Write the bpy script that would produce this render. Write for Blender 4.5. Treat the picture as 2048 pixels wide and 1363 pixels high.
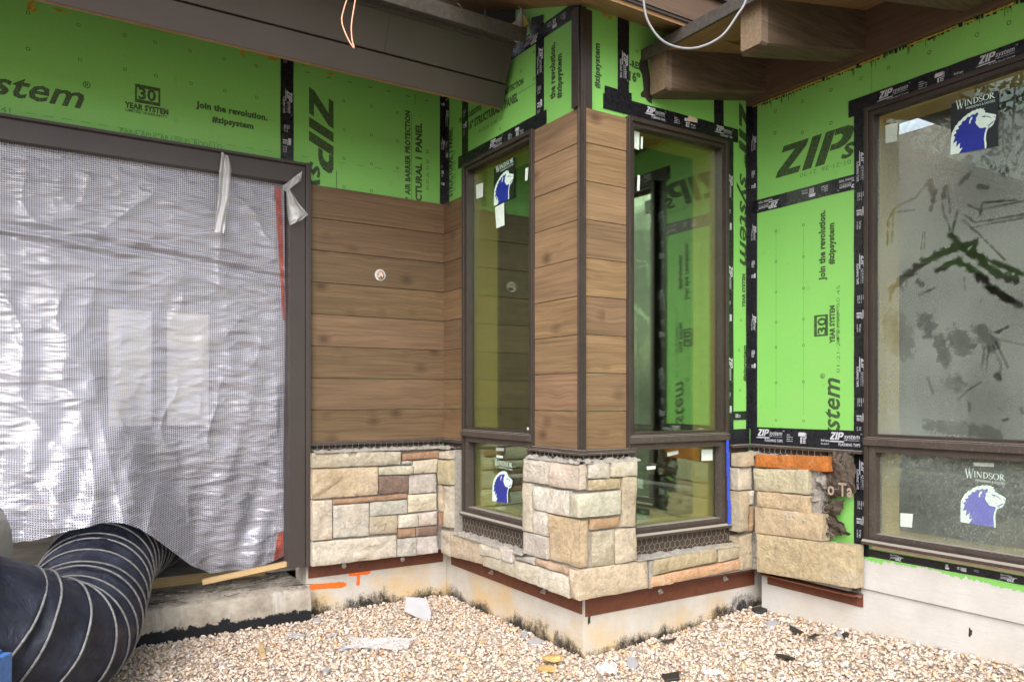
import bpy, bmesh, math, random
import numpy as np
from mathutils import Vector, noise
R = math.radians
scene = bpy.context.scene
for o in list(bpy.data.objects): bpy.data.objects.remove(o)
col = scene.collection

# ------------------------------------------------------------ camera, sky, sun, exposure
F, CX, HY, HC = 1552.0, 1024.0, 795.0, 1.6        # focal length, centre and horizon of the photograph (2048 wide), eye height
cam = bpy.data.cameras.new('camera'); camo = bpy.data.objects.new('camera', cam); col.objects.link(camo)
cam.sensor_width = 36.0; cam.lens = 36.0 * F / 2048.0
cam.shift_y = (HY - 681.5) / 2048.0
cam.clip_start = 0.05; cam.clip_end = 500
camo.location = (0, 0, HC); camo.rotation_euler = (R(90), 0, 0)
scene.camera = camo
SUN_EL, SUN_AZ = 42.0, 192.0                        # azimuth measured from +Y, clockwise
world = bpy.data.worlds.new('World'); scene.world = world; world.use_nodes = True
nt = world.node_tree; nt.nodes.clear()
sky = nt.nodes.new('ShaderNodeTexSky'); sky.sky_type = 'NISHITA'; sky.sun_disc = False
sky.sun_elevation = R(SUN_EL); sky.sun_rotation = R(SUN_AZ); sky.air_density = 1.0; sky.dust_density = 4.0; sky.ozone_density = 1.0
hs = nt.nodes.new('ShaderNodeHueSaturation'); hs.inputs['Saturation'].default_value = 0.5
bg = nt.nodes.new('ShaderNodeBackground'); bg.inputs[1].default_value = 0.15
wo = nt.nodes.new('ShaderNodeOutputWorld')
nt.links.new(sky.outputs[0], hs.inputs['Color']); nt.links.new(hs.outputs[0], bg.inputs[0]); nt.links.new(bg.outputs[0], wo.inputs[0])
sl = bpy.data.lights.new('sun', 'SUN'); sl.energy = 1.05; sl.angle = R(60); sl.color = (1.0, 0.98, 0.95)
so = bpy.data.objects.new('sun', sl); col.objects.link(so); so.location = (0, -3, 12)
sd = Vector((math.sin(R(SUN_AZ)) * math.cos(R(SUN_EL)), math.cos(R(SUN_AZ)) * math.cos(R(SUN_EL)), math.sin(R(SUN_EL))))
so.rotation_euler = (-sd).to_track_quat('-Z', 'Y').to_euler()
vs = scene.view_settings; vs.view_transform = 'Standard'; vs.look = 'None'; vs.gamma = 1; vs.use_curve_mapping = False
vs.exposure = 1.17
scene.render.engine = 'CYCLES'
scene.cycles.max_bounces = 10; scene.cycles.transparent_max_bounces = 24; scene.cycles.caustics_reflective = False; scene.cycles.caustics_refractive = False

# ------------------------------------------------------------ wall frames (s along the wall, z up, d outwards)
_n = math.hypot(2436, 1552); U = (2436 / _n, 1552 / _n); W = (U[1], -U[0])
P2 = (.421, 4.70); LB = 1.806; LC = 1.519
P1 = (P2[0] - LB * W[0], P2[1] - LB * W[1]); P3 = (P2[0] + LC * U[0], P2[1] + LC * U[1])
WALL = {'A': (P1, U, W), 'B': (P1, W, (-U[0], -U[1])), 'C': (P2, U, W), 'D': (P3, W, (-U[0], -U[1]))}
def wp(w, s, z, d=0.0):
    o, u, n = WALL[w]
    return Vector((o[0] + s * u[0] + d * n[0], o[1] + s * u[1] + d * n[1], z))
def pw(w, px, py, d=0.0):
    "where the line of sight through a photo pixel meets the wall plane d metres in front of wall w: (s, z)"
    o, u, n = WALL[w]; ox = o[0] + d * n[0]; oy = o[1] + d * n[1]; k = (px - CX) / F
    t = (k * oy - ox) / (u[0] - k * u[1]); Y = oy + t * u[1]
    return t, HC + (HY - py) * Y / F
def PY(px, py, Y): return Vector(((px - CX) / F * Y, Y, HC + (HY - py) / F * Y))
def PZ(px, Y, z): return Vector(((px - CX) / F * Y, Y, z))
def ground_z(x, y): return 0.10 * max(0.0, x - 0.8) + 0.0
def gpix(px, py):
    "point on the gravel below a photo pixel"
    z = 0.0
    for _ in range(12):
        Y = (HC - z) * F / (py - HY); X = (px - CX) / F * Y; z = ground_z(X, Y)
    return Vector((X, Y, z))
def house(x, y):
    "coordinates along U and W from the inner corner"
    dx, dy = x - P1[0], y - P1[1]
    return dx * U[0] + dy * U[1], dx * W[0] + dy * W[1]

# ------------------------------------------------------------ object helpers
WL = {}
def link(o, parent, loc):
    col.objects.link(o)
    WL[o.name] = Vector(loc)
    if parent is not None:
        o.parent = parent; o.location = Vector(loc) - WL[parent.name]
    else: o.location = loc
    return o
def tag(o, label, cat=None, group=None, kind=None):
    if label: o['label'] = label
    if cat: o['category'] = cat
    if group: o['group'] = group
    if kind: o['kind'] = kind
    return o
def thing(name, label, cat, loc, group=None):
    o = bpy.data.objects.new(name, None); o.empty_display_size = 0.1
    link(o, None, loc); return tag(o, label, cat, group)
class MB:
    "collects faces with uv, builds one mesh object"
    def __init__(self): self.v = []; self.f = []; self.uv = []
    def face(self, pts, uv=None):
        b = len(self.v); self.v += [Vector(p) for p in pts]; self.f.append(list(range(b, b + len(pts))))
        self.uv.append(uv if uv else [(p[0], p[2]) for p in pts])
    def box(self, w, s0, s1, z0, z1, d0, d1, skew=None):
        "wall aligned box; skew = callable (s,z,d)->(s,z,d)"
        g = skew or (lambda s, z, d: (s, z, d))
        def c(s, z, d): return wp(w, *g(s, z, d))
        A = [(s0, z0), (s1, z0), (s1, z1), (s0, z1)]
        self.face([c(s, z, d1) for s, z in A], A)
        self.face([c(s, z, d0) for s, z in reversed(A)], A[::-1])
        B = [(s0, d0), (s1, d0), (s1, d1), (s0, d1)]
        self.face([c(s, z1, d) for s, d in [(s0, d1), (s1, d1), (s1, d0), (s0, d0)]], [(s0, d1 + z1), (s1, d1 + z1), (s1, d0 + z1), (s0, d0 + z1)])
        self.face([c(s, z0, d) for s, d in B], [(s, d + z0 - .3) for s, d in B])
        for s in (s0, s1):
            q = [(z0, d0), (z0, d1), (z1, d1), (z1, d0)]
            if s == s1: q = q[::-1]
            self.face([c(s, z, d) for z, d in q], [(s + d, z) for z, d in q])
    def prism(self, prof, fn, a, b, uvs=True):
        "profile of 2d points extruded from a to b; fn(t, p)->Vector; capped"
        n = len(prof); L = [0]
        for i in range(n): L.append(L[-1] + math.dist(prof[i], prof[(i + 1) % n]))
        for i in range(n):
            j = (i + 1) % n
            self.face([fn(a, prof[i]), fn(b, prof[i]), fn(b, prof[j]), fn(a, prof[j])], [(a, L[i]), (b, L[i]), (b, L[i + 1]), (a, L[i + 1])])
        self.face([fn(a, p) for p in prof], [tuple(p) for p in prof]); self.face([fn(b, p) for p in reversed(prof)], [tuple(p) for p in reversed(prof)])
    def tube(self, pts, r, n=8, cap=True):
        pts = [Vector(p) for p in pts]; rr = r if isinstance(r, (list, tuple)) else [r] * len(pts); rings = []
        up = Vector((0, 0, 1)); prev = None; acc = 0
        for i, p in enumerate(pts):
            t = (pts[min(i + 1, len(pts) - 1)] - pts[max(i - 1, 0)]).normalized()
            if prev is None: a = t.cross(up if abs(t.z) < .95 else Vector((1, 0, 0))).normalized()
            else: a = (prev - t * prev.dot(t)).normalized()
            prev = a; b = t.cross(a); rings.append([p + (a * math.cos(k * 2 * math.pi / n) + b * math.sin(k * 2 * math.pi / n)) * rr[i] for k in range(n)])
        base = len(self.v)
        for g in rings: self.v += g
        for i in range(len(rings) - 1):
            for k in range(n):
                k2 = (k + 1) % n
                self.f.append([base + i * n + k, base + i * n + k2, base + (i + 1) * n + k2, base + (i + 1) * n + k]); self.uv.append([(k / n, i), ((k + 1) / n, i), ((k + 1) / n, i + 1), (k / n, i + 1)])
        if cap:
            for g in (list(range(base, base + n))[::-1], list(range(base + (len(rings) - 1) * n, base + len(rings) * n))):
                self.f.append(g); self.uv.append([(0, 0)] * n)
    def build(self, name, mat, parent=None, bevel=0.0, smooth=False, color=None, kind=None, weld=False):
        lo = Vector(map(min, zip(*self.v))); hi = Vector(map(max, zip(*self.v))); c = (lo + hi) / 2
        if parent is None: c.z = lo.z
        me = bpy.data.meshes.new(name); me.from_pydata([v - c for v in self.v], [], self.f)
        ul = me.uv_layers.new(name='UVMap'); ul.data.foreach_set('uv', [x for q in self.uv for p in q for x in p])
        me.materials.append(mat)
        if weld or bevel:
            bm = bmesh.new(); bm.from_mesh(me); bmesh.ops.remove_doubles(bm, verts=bm.verts, dist=1e-5)
            if bevel:
                bmesh.ops.recalc_face_normals(bm, faces=bm.faces)
                ed = [e for e in bm.edges if len(e.link_faces) == 2 and e.calc_face_angle(0) > R(25)]
                bmesh.ops.bevel(bm, geom=ed, offset=bevel, segments=2, affect='EDGES', profile=0.5, clamp_overlap=True)
            bm.to_mesh(me); bm.free()
        if smooth: me.polygons.foreach_set('use_smooth', [True] * len(me.polygons))
        me.update()
        o = bpy.data.objects.new(name, me); link(o, parent, c)
        if color: o.color = (*color, 1)
        if kind: o['kind'] = kind
        return o
def grid_obj(name, P, mat, parent=None, uv=None, smooth=True, attrs=None, flip=False, kind=None):
    "mesh from a (rows x cols) array of points"
    P = np.asarray(P, float); n, m = P.shape[:2]; c = (P.reshape(-1, 3).min(0) + P.reshape(-1, 3).max(0)) / 2
    if parent is None: c[2] = P[..., 2].min()
    me = bpy.data.meshes.new(name)
    i, j = np.meshgrid(np.arange(n - 1), np.arange(m - 1), indexing='ij'); a = (i * m + j).ravel()
    q = np.stack([a, a + 1, a + m + 1, a + m], 1)
    if flip: q = q[:, ::-1]
    me.from_pydata((P.reshape(-1, 3) - c).tolist(), [], q.tolist())
    if uv is not None:
        ul = me.uv_layers.new(name='UVMap'); ul.data.foreach_set('uv', np.asarray(uv, float).reshape(-1, 2)[q.ravel()].ravel())
    for k, v in (attrs or {}).items():
        at = me.attributes.new(k, 'FLOAT', 'POINT'); at.data.foreach_set('value', np.asarray(v, float).ravel())
    me.materials.append(mat)
    if smooth: me.polygons.foreach_set('use_smooth', [True] * len(me.polygons))
    o = bpy.data.objects.new(name, me); link(o, parent, c.tolist())
    if kind: o['kind'] = kind
    return o

# ------------------------------------------------------------ flat lettering
_T = {}
def glyphs(s, bold=0.0, shear=0.0, mono=False):
    "triangulated outlines of a line of text as 2d points, cached; box normalised to x0=0"
    k = (s, bold, shear)
    if k in _T: return _T[k]
    cu = bpy.data.curves.new('text', 'FONT'); cu.body = s; cu.resolution_u = 2; cu.offset = bold; cu.shear = shear; cu.size = 1.0
    cu.space_character = 1.0 + bold * 1.2
    ob = bpy.data.objects.new('text', cu); col.objects.link(ob); bpy.context.view_layer.update()
    me = bpy.data.meshes.new_from_object(ob.evaluated_get(bpy.context.evaluated_depsgraph_get()))
    v = np.array([(p.co.x, p.co.y) for p in me.vertices]); f = [list(p.vertices) for p in me.polygons]
    v[:, 0] -= v[:, 0].min()
    bpy.data.objects.remove(ob); bpy.data.curves.remove(cu); bpy.data.meshes.remove(me)
    _T[k] = (v, f); return _T[k]
ZIPG = [[(.18, 1.), (.88, 1.), (.82, .80), (.32, .2), (.66, .2), (.60, 0), (-.06, 0), (0, .2), (.50, .8), (.12, .8)], [(.98, 1), (1.23, 1), (.94, 0), (.69, 0)], [(1.33, 1), (1.58, 1), (1.29, 0), (1.04, 0)],
        [(1.58, 1), (1.90, 1), (2.02, .92), (2.03, .78), (1.96, .58), (1.84, .44), (1.68, .37), (1.42, .37), (1.47, .55), (1.62, .56), (1.72, .63), (1.76, .74), (1.71, .81), (1.55, .81)]]
class Ink:
    "flat print on a wall plane: pieces placed in a local frame (origin, e, f) in (s,z)"
    def __init__(self, w, d): self.w, self.d = w, d; self.v = []; self.f = []
    def poly(self, pts):
        b = len(self.v); self.v += list(pts); self.f.append(list(range(b, b + len(pts))))
    def text(self, s, o, e, f, size, bold=0.0, shear=0.0, sx=1.0, fit=None):
        v, fc = glyphs(s, bold, shear); b = len(self.v); k = size
        if fit: sx = fit / (v[:, 0].max() * k)
        for x, y in v: self.v.append((o[0] + e[0] * x * k * sx + f[0] * y * k, o[1] + e[1] * x * k * sx + f[1] * y * k))
        self.f += [[b + i for i in q] for q in fc]
    def zip(self, o, e, f, length, height):
        for P in ZIPG: self.poly([(o[0] + e[0] * (x + .06) / 2.09 * length + f[0] * y * height, o[1] + e[1] * (x + .06) / 2.09 * length + f[1] * y * height) for x, y in P])
    def rect(self, o, e, f, x0, x1, y0, y1, slant=0.0):
        self.poly([(o[0] + e[0] * x + f[0] * y, o[1] + e[1] * x + f[1] * y) for x, y in ((x0 , y0), (x1, y0), (x1 + slant, y1), (x0 + slant, y1))])
    def build(self, name, mat, parent):
        pts = [wp(self.w, s, z, self.d) for s, z in self.v]
        c = sum(pts, Vector()) / len(pts)
        me = bpy.data.meshes.new(name); me.from_pydata([p - c for p in pts], [], self.f)
        ul = me.uv_layers.new(name='UVMap'); ul.data.foreach_set('uv', [x for q in self.f for i in q for x in self.v[i]])
        me.materials.append(mat); o = bpy.data.objects.new(name, me); link(o, parent, c); return o
DIRS = {0: ((1, 0), (0, 1)), 90: ((0, 1), (-1, 0)), -90: ((0, -1), (1, 0)), 180: ((-1, 0), (0, -1))}
# ------------------------------------------------------------ procedural materials
class N:
    "tiny node builder"
    def __init__(self, name):
        self.m = bpy.data.materials.new(name); self.m.use_nodes = True; self.t = self.m.node_tree; self.t.nodes.clear()
        self.out = self.t.nodes.new('ShaderNodeOutputMaterial')
    def n(self, typ, **kw):
        x = self.t.nodes.new('ShaderNode' + typ)
        for k, v in kw.items():
            if k.startswith('_'): setattr(x, k[1:], v)
            else:
                s = x.inputs[int(k[1:])] if k[0] == 'i' and k[1:].isdigit() else x.inputs[k.replace('__', ' ')]
                if hasattr(v, 'node') or hasattr(v, 'is_output'): self.t.links.new(v, s)
                else: s.default_value = v
        return x
    def uv(self, sx=1, sy=1): return self.n('Mapping', Vector=self.n('TexCoord').outputs['UV'], Scale=(sx, sy, 1)).outputs[0]
    def pos(self, k=1): return self.n('Mapping', Vector=self.n('NewGeometry').outputs['Position'], Scale=(k, k, k)).outputs[0]
    def noise(self, vec, scale, detail=4, rough=.55, dist=0): return self.n('TexNoise', Vector=vec, Scale=scale, Detail=detail, Roughness=rough, Distortion=dist).outputs['Fac']
    def ramp(self, fac, *st):
        r = self.n('ValToRGB', Fac=fac); e = r.color_ramp.elements
        while len(e) < len(st): e.new(.5)
        for q, (p, c) in zip(e, st): q.position = p; q.color = (*c, 1) if isinstance(c, tuple) else (c, c, c, 1)
        return r.outputs['Color']
    def mix(self, f, a, b, mode='MIX'):
        x = self.t.nodes.new('ShaderNodeMix'); x.data_type = 'RGBA'; x.blend_type = mode
        for s, v in ((x.inputs[0], f), (x.inputs[6], a), (x.inputs[7], b)):
            if hasattr(v, 'is_output'): self.t.links.new(v, s)
            elif isinstance(v, tuple): s.default_value = (*v, 1)
            else: s.default_value = v
        return x.outputs[2]
    def math(self, op, a, b=0.0, clamp=False):
        x = self.t.nodes.new('ShaderNodeMath'); x.operation = op; x.use_clamp = clamp
        for s, v in ((x.inputs[0], a), (x.inputs[1], b)):
            if hasattr(v, 'is_output'): self.t.links.new(v, s)
            else: s.default_value = v
        return x.outputs[0]
    def bump(self, h, strength=.3, dist=.01): return self.n('Bump', Strength=strength, Distance=dist, Height=h).outputs[0]
    def bsdf(self, color, rough=.6, normal=None, metallic=0.0, spec=.5, **kw):
        b = self.n('BsdfPrincipled', Roughness=rough, Metallic=metallic)
        s = b.inputs['Base Color']
        if hasattr(color, 'is_output'): self.t.links.new(color, s)
        else: s.default_value = (*color, 1)
        b.inputs['Specular IOR Level'].default_value = spec
        if normal is not None: self.t.links.new(normal, b.inputs['Normal'])
        for k, v in kw.items(): b.inputs[k.replace('__', ' ')].default_value = v
        return b.outputs[0]
    def end(self, sh): self.t.links.new(sh, self.out.inputs[0]); return self.m
def plain(name, c, rough=.6, var=.15, scale=30, bump=.0, metallic=0.0, spec=.5, bscale=None):
    k = N(name); p = k.pos(); f = k.noise(p, scale, 5)
    c2 = k.ramp(f, (.3, tuple(x * (1 - var) for x in c)), (.7, tuple(min(1, x * (1 + var)) for x in c)))
    nb = k.bump(k.noise(p, bscale or scale * 3, 4), bump, .01) if bump else None
    return k.end(k.bsdf(c2, rough, nb, metallic, spec))
M = {}
def make_materials():
    # green sheathing: green coating with fine fibre mottling, pale flecks and scuffs
    k = N('green_sheathing'); p = k.pos()
    a = k.ramp(k.noise(p, 260, 3, .7), (.3, (.175, .465, .092)), (.7, (.24, .57, .145)))
    a = k.mix(k.ramp(k.noise(p, 3.5, 3), (.35, 0.), (.75, .45)), a, (.21, .51, .12))
    fl = k.n('TexVoronoi', Vector=p, Scale=24).outputs['Distance']
    a = k.mix(k.ramp(fl, (.035, 1.), (.05, 0.)), a, (.42, .48, .16))
    a = k.mix(k.ramp(k.noise(p, 9, 6, .7), (.62, 0.), (.75, .35)), a, (.08, .27, .035))
    a = k.mix(k.ramp(k.noise(p, 1.7, 6, .7), (.5, 0.), (.75, .4)), a, (.27, .47, .17))
    sc_ = k.noise(k.n('Mapping', Vector=p, Rotation=(0, .5, .3), Scale=(6, 6, 60)).outputs[0], 1, 6, .8, 1.); a = k.mix(k.ramp(sc_, (.66, 0.), (.74, .35)), a, (.40, .52, .28))
    M['green'] = k.end(k.bsdf(a, .45, k.bump(k.noise(p, 180, 3), .12, .004)))
    k = N('printed_ink'); p = k.pos()
    M['ink'] = k.end(k.bsdf(k.ramp(k.noise(p, 110, 5, .8), (.36, (.085, .22, .04)), (.5, (.03, .05, .022))), .55))
    k = N('faint_printed_ink'); p = k.pos()
    M['faint_ink'] = k.end(k.bsdf(k.ramp(k.noise(p, 130, 5, .8), (.42, (.09, .36, .05)), (.6, (.045, .10, .03))), .55))
    # flashing tape
    k = N('black_flashing_tape'); p = k.pos(); cr = k.noise(p, 22, 5, .6, .6)
    M['tape'] = k.end(k.bsdf(k.ramp(k.noise(p, 60, 5), (.3, (.006, .006, .009)), (.75, (.016, .016, .022))), k.ramp(k.noise(p, 40, 4), (.3, .22), (.7, .42)), k.bump(cr, .5, .006)))
    M['tape_print'] = plain('pale_tape_print', (.5, .52, .58), .5, .25, 160)
    # stained boards
    k = N('brown_stained_wood'); oi = k.n('ObjectInfo')
    off = k.n('CombineXYZ', X=k.math('MULTIPLY', oi.outputs['Random'], 37.0), Y=k.math('MULTIPLY', oi.outputs['Random'], 11.0)).outputs[0]
    uv = k.n('VectorMath', _operation='ADD', i0=k.n('TexCoord').outputs['UV'], i1=off).outputs[0]
    kn = k.n('TexVoronoi', Vector=k.n('Mapping', Vector=uv, Scale=(4.0, 5.2, 1)).outputs[0], Scale=1.0, Randomness=.9)
    kd = kn.outputs['Distance']
    warp = k.n('CombineXYZ', Y=k.math('MULTIPLY', k.ramp(kd, (.0, 1.), (.45, 0.)), .024)).outputs[0]
    uvw = k.n('VectorMath', _operation='ADD', i0=uv, i1=warp).outputs[0]
    g1 = k.noise(k.n('Mapping', Vector=uvw, Scale=(1.5, 62, 1)).outputs[0], 1.0, 8, .65, .18)
    g2 = k.noise(k.n('Mapping', Vector=uvw, Scale=(.9, 8, 1)).outputs[0], 1.0, 4, .5, .5)
    base = k.mix(1.0, oi.outputs['Color'], k.ramp(g1, (.3, .58), (.5, .93), (.72, 1.25)), 'MULTIPLY')
    base = k.mix(.8, base, k.ramp(g2, (.3, .8), (.7, 1.18)), 'MULTIPLY')
    fine = k.noise(k.n('Mapping', Vector=uv, Scale=(6, 260, 1)).outputs[0], 1.0, 3, .6)
    base = k.mix(.5, base, k.ramp(fine, (.3, .75), (.7, 1.2)), 'MULTIPLY')
    pick = k.ramp(k.n('SeparateColor', Color=kn.outputs['Color']).outputs[0], (.30, 0.), (.35, 1.))
    kmask = k.math('MULTIPLY', k.ramp(kd, (.07, 1.), (.13, .65), (.30, 0.)), pick)
    base = k.mix(k.math('MULTIPLY', kmask, .8), base, k.mix(1.0, oi.outputs['Color'], (.34, .28, .26), 'MULTIPLY'))
    scuff = k.noise(k.n('Mapping', Vector=uv, Scale=(14, 22, 1)).outputs[0], 1.0, 7, .75, 1.0)
    base = k.mix(k.ramp(scuff, (.66, 0.), (.8, .35)), base, (.42, .36, .28))
    M['wood'] = k.end(k.bsdf(base, .55, k.bump(g1, .25, .004), 0, .4))
    # metals
    k = N('dark_bronze_metal'); p = k.pos()
    c = k.ramp(k.noise(p, 6, 5, .6), (.3, (.030, .022, .019)), (.75, (.045, .034, .029)))
    c = k.mix(k.ramp(k.noise(p, 55, 6, .75), (.58, 0.), (.75, .25)), c, (.28, .25, .22))
    M['bronze'] = k.end(k.bsdf(c, k.ramp(k.noise(p, 30, 4), (.3, .3), (.7, .5)), None, 0.0, .5))
    k = N('dusty_bronze_metal'); p = k.pos()
    c = k.ramp(k.noise(p, 9, 5, .6), (.3, (.042, .032, .028)), (.75, (.068, .054, .047)))
    up = k.n('SeparateXYZ', Vector=k.n('NewGeometry').outputs['Normal']).outputs[2]
    c = k.mix(k.math('MULTIPLY', k.ramp(up, (.5, 0.), (.8, 1.)), .75), c, (.36, .33, .29))
    c = k.mix(k.ramp(k.noise(p, 70, 7, .8), (.55, 0.), (.72, .5)), c, (.33, .30, .27))
    M['dusty'] = k.end(k.bsdf(c, .5, k.bump(k.noise(p, 200, 2), .1, .002), 0.0, .5))
    k = N('brown_grey_metal'); p = k.pos()
    c = k.ramp(k.noise(p, 3, 5, .6), (.3, (.041, .032, .031)), (.75, (.052, .041, .039)))
    c = k.mix(k.ramp(k.noise(p, 90, 6, .8), (.66, 0.), (.76, .3)), c, (.3, .28, .26))
    M['fascia'] = k.end(k.bsdf(c, .42, None, 0.0, .5))
    k = N('weathered_gutter_metal'); p = k.pos()
    c = k.ramp(k.noise(p, 35, 6, .75), (.42, (.040, .034, .031)), (.66, (.075, .066, .058)), (.78, (.24, .22, .19)))
    M['gutter'] = k.end(k.bsdf(c, .55, None, 0.0, .5))
    k = N('red_primer_steel'); p = k.pos()
    c = k.ramp(k.noise(p, 18, 6, .7), (.3, (.10, .030, .014)), (.7, (.17, .055, .028)))
    M['primer'] = k.end(k.bsdf(c, .62, k.bump(k.noise(p, 160, 3), .15, .003)))
    M['bolt'] = plain('zinc_bolt', (.55, .54, .52), .32, .2, 60, 0, .9)
    M['wire'] = plain('galvanised_wire', (.45, .43, .40), .45, .2, 60, 0, .6)
    # stone
    k = N('split_sandstone'); p = k.pos(); oi = k.n('ObjectInfo')
    n1 = k.noise(p, 7, 7, .62, .7); n2 = k.noise(p, 34, 6, .7); n3 = k.noise(p, 3.1, 4, .6, .5)
    c = k.mix(1.0, k.mix(1.0, oi.outputs['Color'], (.88, .875, .85), 'MULTIPLY'), k.ramp(n1, (.28, .78), (.5, .98), (.74, 1.10)), 'MULTIPLY')
    c = k.mix(.9, c, k.ramp(n2, (.3, .70), (.7, 1.20)), 'MULTIPLY')
    c = k.mix(k.ramp(n3, (.52, 0.), (.70, .34)), c, (.50, .37, .20))
    c = k.mix(k.ramp(k.noise(p, 5.2, 5, .65), (.58, 0.), (.72, .5)), c, (.5, .47, .43))
    c = k.mix(k.ramp(k.noise(p, 75, 5, .8), (.66, 0.), (.74, .5)), c, (.22, .17, .12))
    h = k.math('ADD', k.math('MULTIPLY', n1, .8), k.math('MULTIPLY', k.noise(p, 48, 8, .72), .55))
    M['stone'] = k.end(k.bsdf(c, .88, k.bump(h, 1.0, .03), 0, .2))
    k = N('rough_grey_mortar'); p = k.pos()
    M['mortar'] = k.end(k.bsdf(k.ramp(k.noise(p, 45, 7, .75), (.3, (.24, .22, .195)), (.7, (.46, .43, .395))), .95, k.bump(k.noise(p, 60, 8, .75), .9, .02), 0, .2))
    k = N('dark_brown_building_paper'); p = k.pos()
    M['paper'] = k.end(k.bsdf(k.ramp(k.noise(p, 30, 6, .7), (.3, (.04, .028, .020)), (.7, (.085, .062, .046))), .8, k.bump(k.noise(p, 16, 4), .5, .01)))
    M['paper_print'] = plain('pale_paper_print', (.30, .24, .19), .8, .3, 60)
    # foundation coating: off white, ochre stains, bitumen showing low down
    def coating(name, black):
        k = N(name); p = k.pos()
        sep = k.n('SeparateXYZ', Vector=p); z = sep.outputs[2]; gz = k.math('MULTIPLY', k.math('MAXIMUM', k.math('SUBTRACT', sep.outputs[0], .8), 0.), .10)
        h = k.math('SUBTRACT', z, gz)
        c = k.ramp(k.noise(p, 5, 6, .65), (.3, (.46, .43, .385)), (.7, (.57, .545, .51))) if black else k.ramp(k.noise(p, 5, 6, .65), (.3, (.47, .46, .445)), (.7, (.55, .54, .525)))
        vert = k.n('Mapping', Vector=p, Scale=(26, 26, 1.1)).outputs[0]
        c = k.mix(k.ramp(k.noise(vert, 1, 4, .6), (.6, 0.), (.76, .42 if black else .12)), c, (.50, .36, .19))
        och = k.math('ADD', k.math('MULTIPLY', k.math('SUBTRACT', .21, h), 2.8), k.math('MULTIPLY', k.math('SUBTRACT', k.noise(p, 2.1, 5, .6), .52), 3.2))
        c = k.mix(k.math('MULTIPLY', k.ramp(och, (.0, 0.), (.55, 1.)), .8 if black else .12), c, (.56, .40, .19))
        c = k.mix(k.ramp(k.noise(p, 30, 7, .8), (.6, 0.), (.75, .35 if black else .15)), c, (.44, .37, .27))
        if black:
            drip = k.n('Mapping', Vector=p, Scale=(30, 30, 12)).outputs[0]
            e = k.math('ADD', k.math('MULTIPLY', k.math('SUBTRACT', .078, h), 9.0), k.math('ADD', k.math('MULTIPLY', k.math('SUBTRACT', k.noise(p, 3.2, 6, .6), .5), 4.0), k.math('MULTIPLY', k.math('SUBTRACT', k.math('ADD', k.math('MULTIPLY', k.noise(drip, 1, 8, .8), .5), k.math('MULTIPLY', k.noise(p, 75, 8, .8), .5)), .5), 4.2)))
            c = k.mix(k.ramp(e, (-.0, 0.), (.25, .45), (.75, .97)), c, (.014, .014, .016))
        b = k.math('ADD', k.math('MULTIPLY', k.noise(k.n('Mapping', Vector=p, Scale=(9, 9, 40)).outputs[0], 1, 5), .5), k.math('MULTIPLY', k.noise(p, 60, 6, .7), .4))
        return k.end(k.bsdf(c, .75, k.bump(b, .5, .01), 0, .3))
    M['coating'] = coating('stained_white_foundation_coating', True); M['coating_clean'] = coating('clean_white_foundation_coating', False)
    k = N('weathered_concrete'); p = k.pos()
    c = k.ramp(k.noise(p, 9, 8, .7), (.28, (.20, .17, .135)), (.5, (.36, .32, .27)), (.75, (.50, .46, .40)))
    c = k.mix(k.ramp(k.noise(k.n('Mapping', Vector=p, Scale=(12, 12, 1.5)).outputs[0], 1, 5, .6), (.6, 0.), (.72, .6)), c, (.55, .55, .57))
    z = k.n('SeparateXYZ', Vector=p).outputs[2]
    e = k.math('ADD', k.math('MULTIPLY', k.math('SUBTRACT', .085, z), 14.0), k.math('MULTIPLY', k.math('SUBTRACT', k.noise(p, 14, 6, .7), .5), 2.2))
    c = k.mix(k.ramp(e, (.0, 0.), (.15, 1.)), c, (.014, .015, .018))
    M['concrete'] = k.end(k.bsdf(c, .9, k.bump(k.noise(p, 50, 8, .75), .6, .015), 0, .25))
    # glass and what is on it
    def glass(name, refl, tint):
        k = N(name)
        fr = k.math('ADD', k.math('MULTIPLY', k.n('Fresnel', IOR=1.5).outputs[0], .7), refl, True)
        return k.end(k.n('MixShader', i0=fr, i1=k.n('BsdfTransparent', Color=(*tint, 1)).outputs[0], i2=k.n('BsdfGlossy', Color=(.82, .95, .78, 1), Roughness=0.0).outputs[0]).outputs[0])
    M['glass'] = glass('tinted_window_glass', .06, (.965, .98, .955))
    k = N('condensation_on_glass'); p = k.pos(); at = k.n('Attribute', _attribute_name='fog').outputs['Fac']
    sp = k.ramp(k.noise(p, 190, 4, .75), (.32, .8), (.68, 1.2))
    k.t.links.new(k.n('MixShader', i0=k.math('MULTIPLY', at, sp, True), i1=k.n('BsdfTransparent').outputs[0],
        i2=k.n('MixShader', i0=.45, i1=k.n('BsdfDiffuse', Color=(.58, .65, .60, 1)).outputs[0], i2=k.n('BsdfTranslucent', Color=(.6, .66, .62, 1)).outputs[0]).outputs[0]).outputs[0], k.out.inputs[0]); M['fog'] = k.m
    # wood bits
    def lumber(name, a, b, rough=.65):
        k = N(name); uv = k.uv(3, 42); g = k.noise(uv, 1, 7, .65, .8)
        c = k.ramp(g, (.3, a), (.7, b)); c = k.mix(k.ramp(k.noise(k.uv(3, 5), 1, 4), (.35, .0), (.7, .5)), c, a)
        return k.end(k.bsdf(c, rough, k.bump(g, .2, .004)))
    M['jamb'] = lumber('yellow_pine', (.86, .66, .16), (.95, .78, .28))
    M['batten'] = lumber('pale_lumber', (.42, .28, .13), (.58, .42, .22))
    M['beam'] = lumber('weathered_timber', (.040, .026, .016), (.135, .090, .057), .75)
    M['soffit'] = lumber('cedar_soffit', (.20, .115, .05), (.33, .20, .095), .6)
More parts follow.
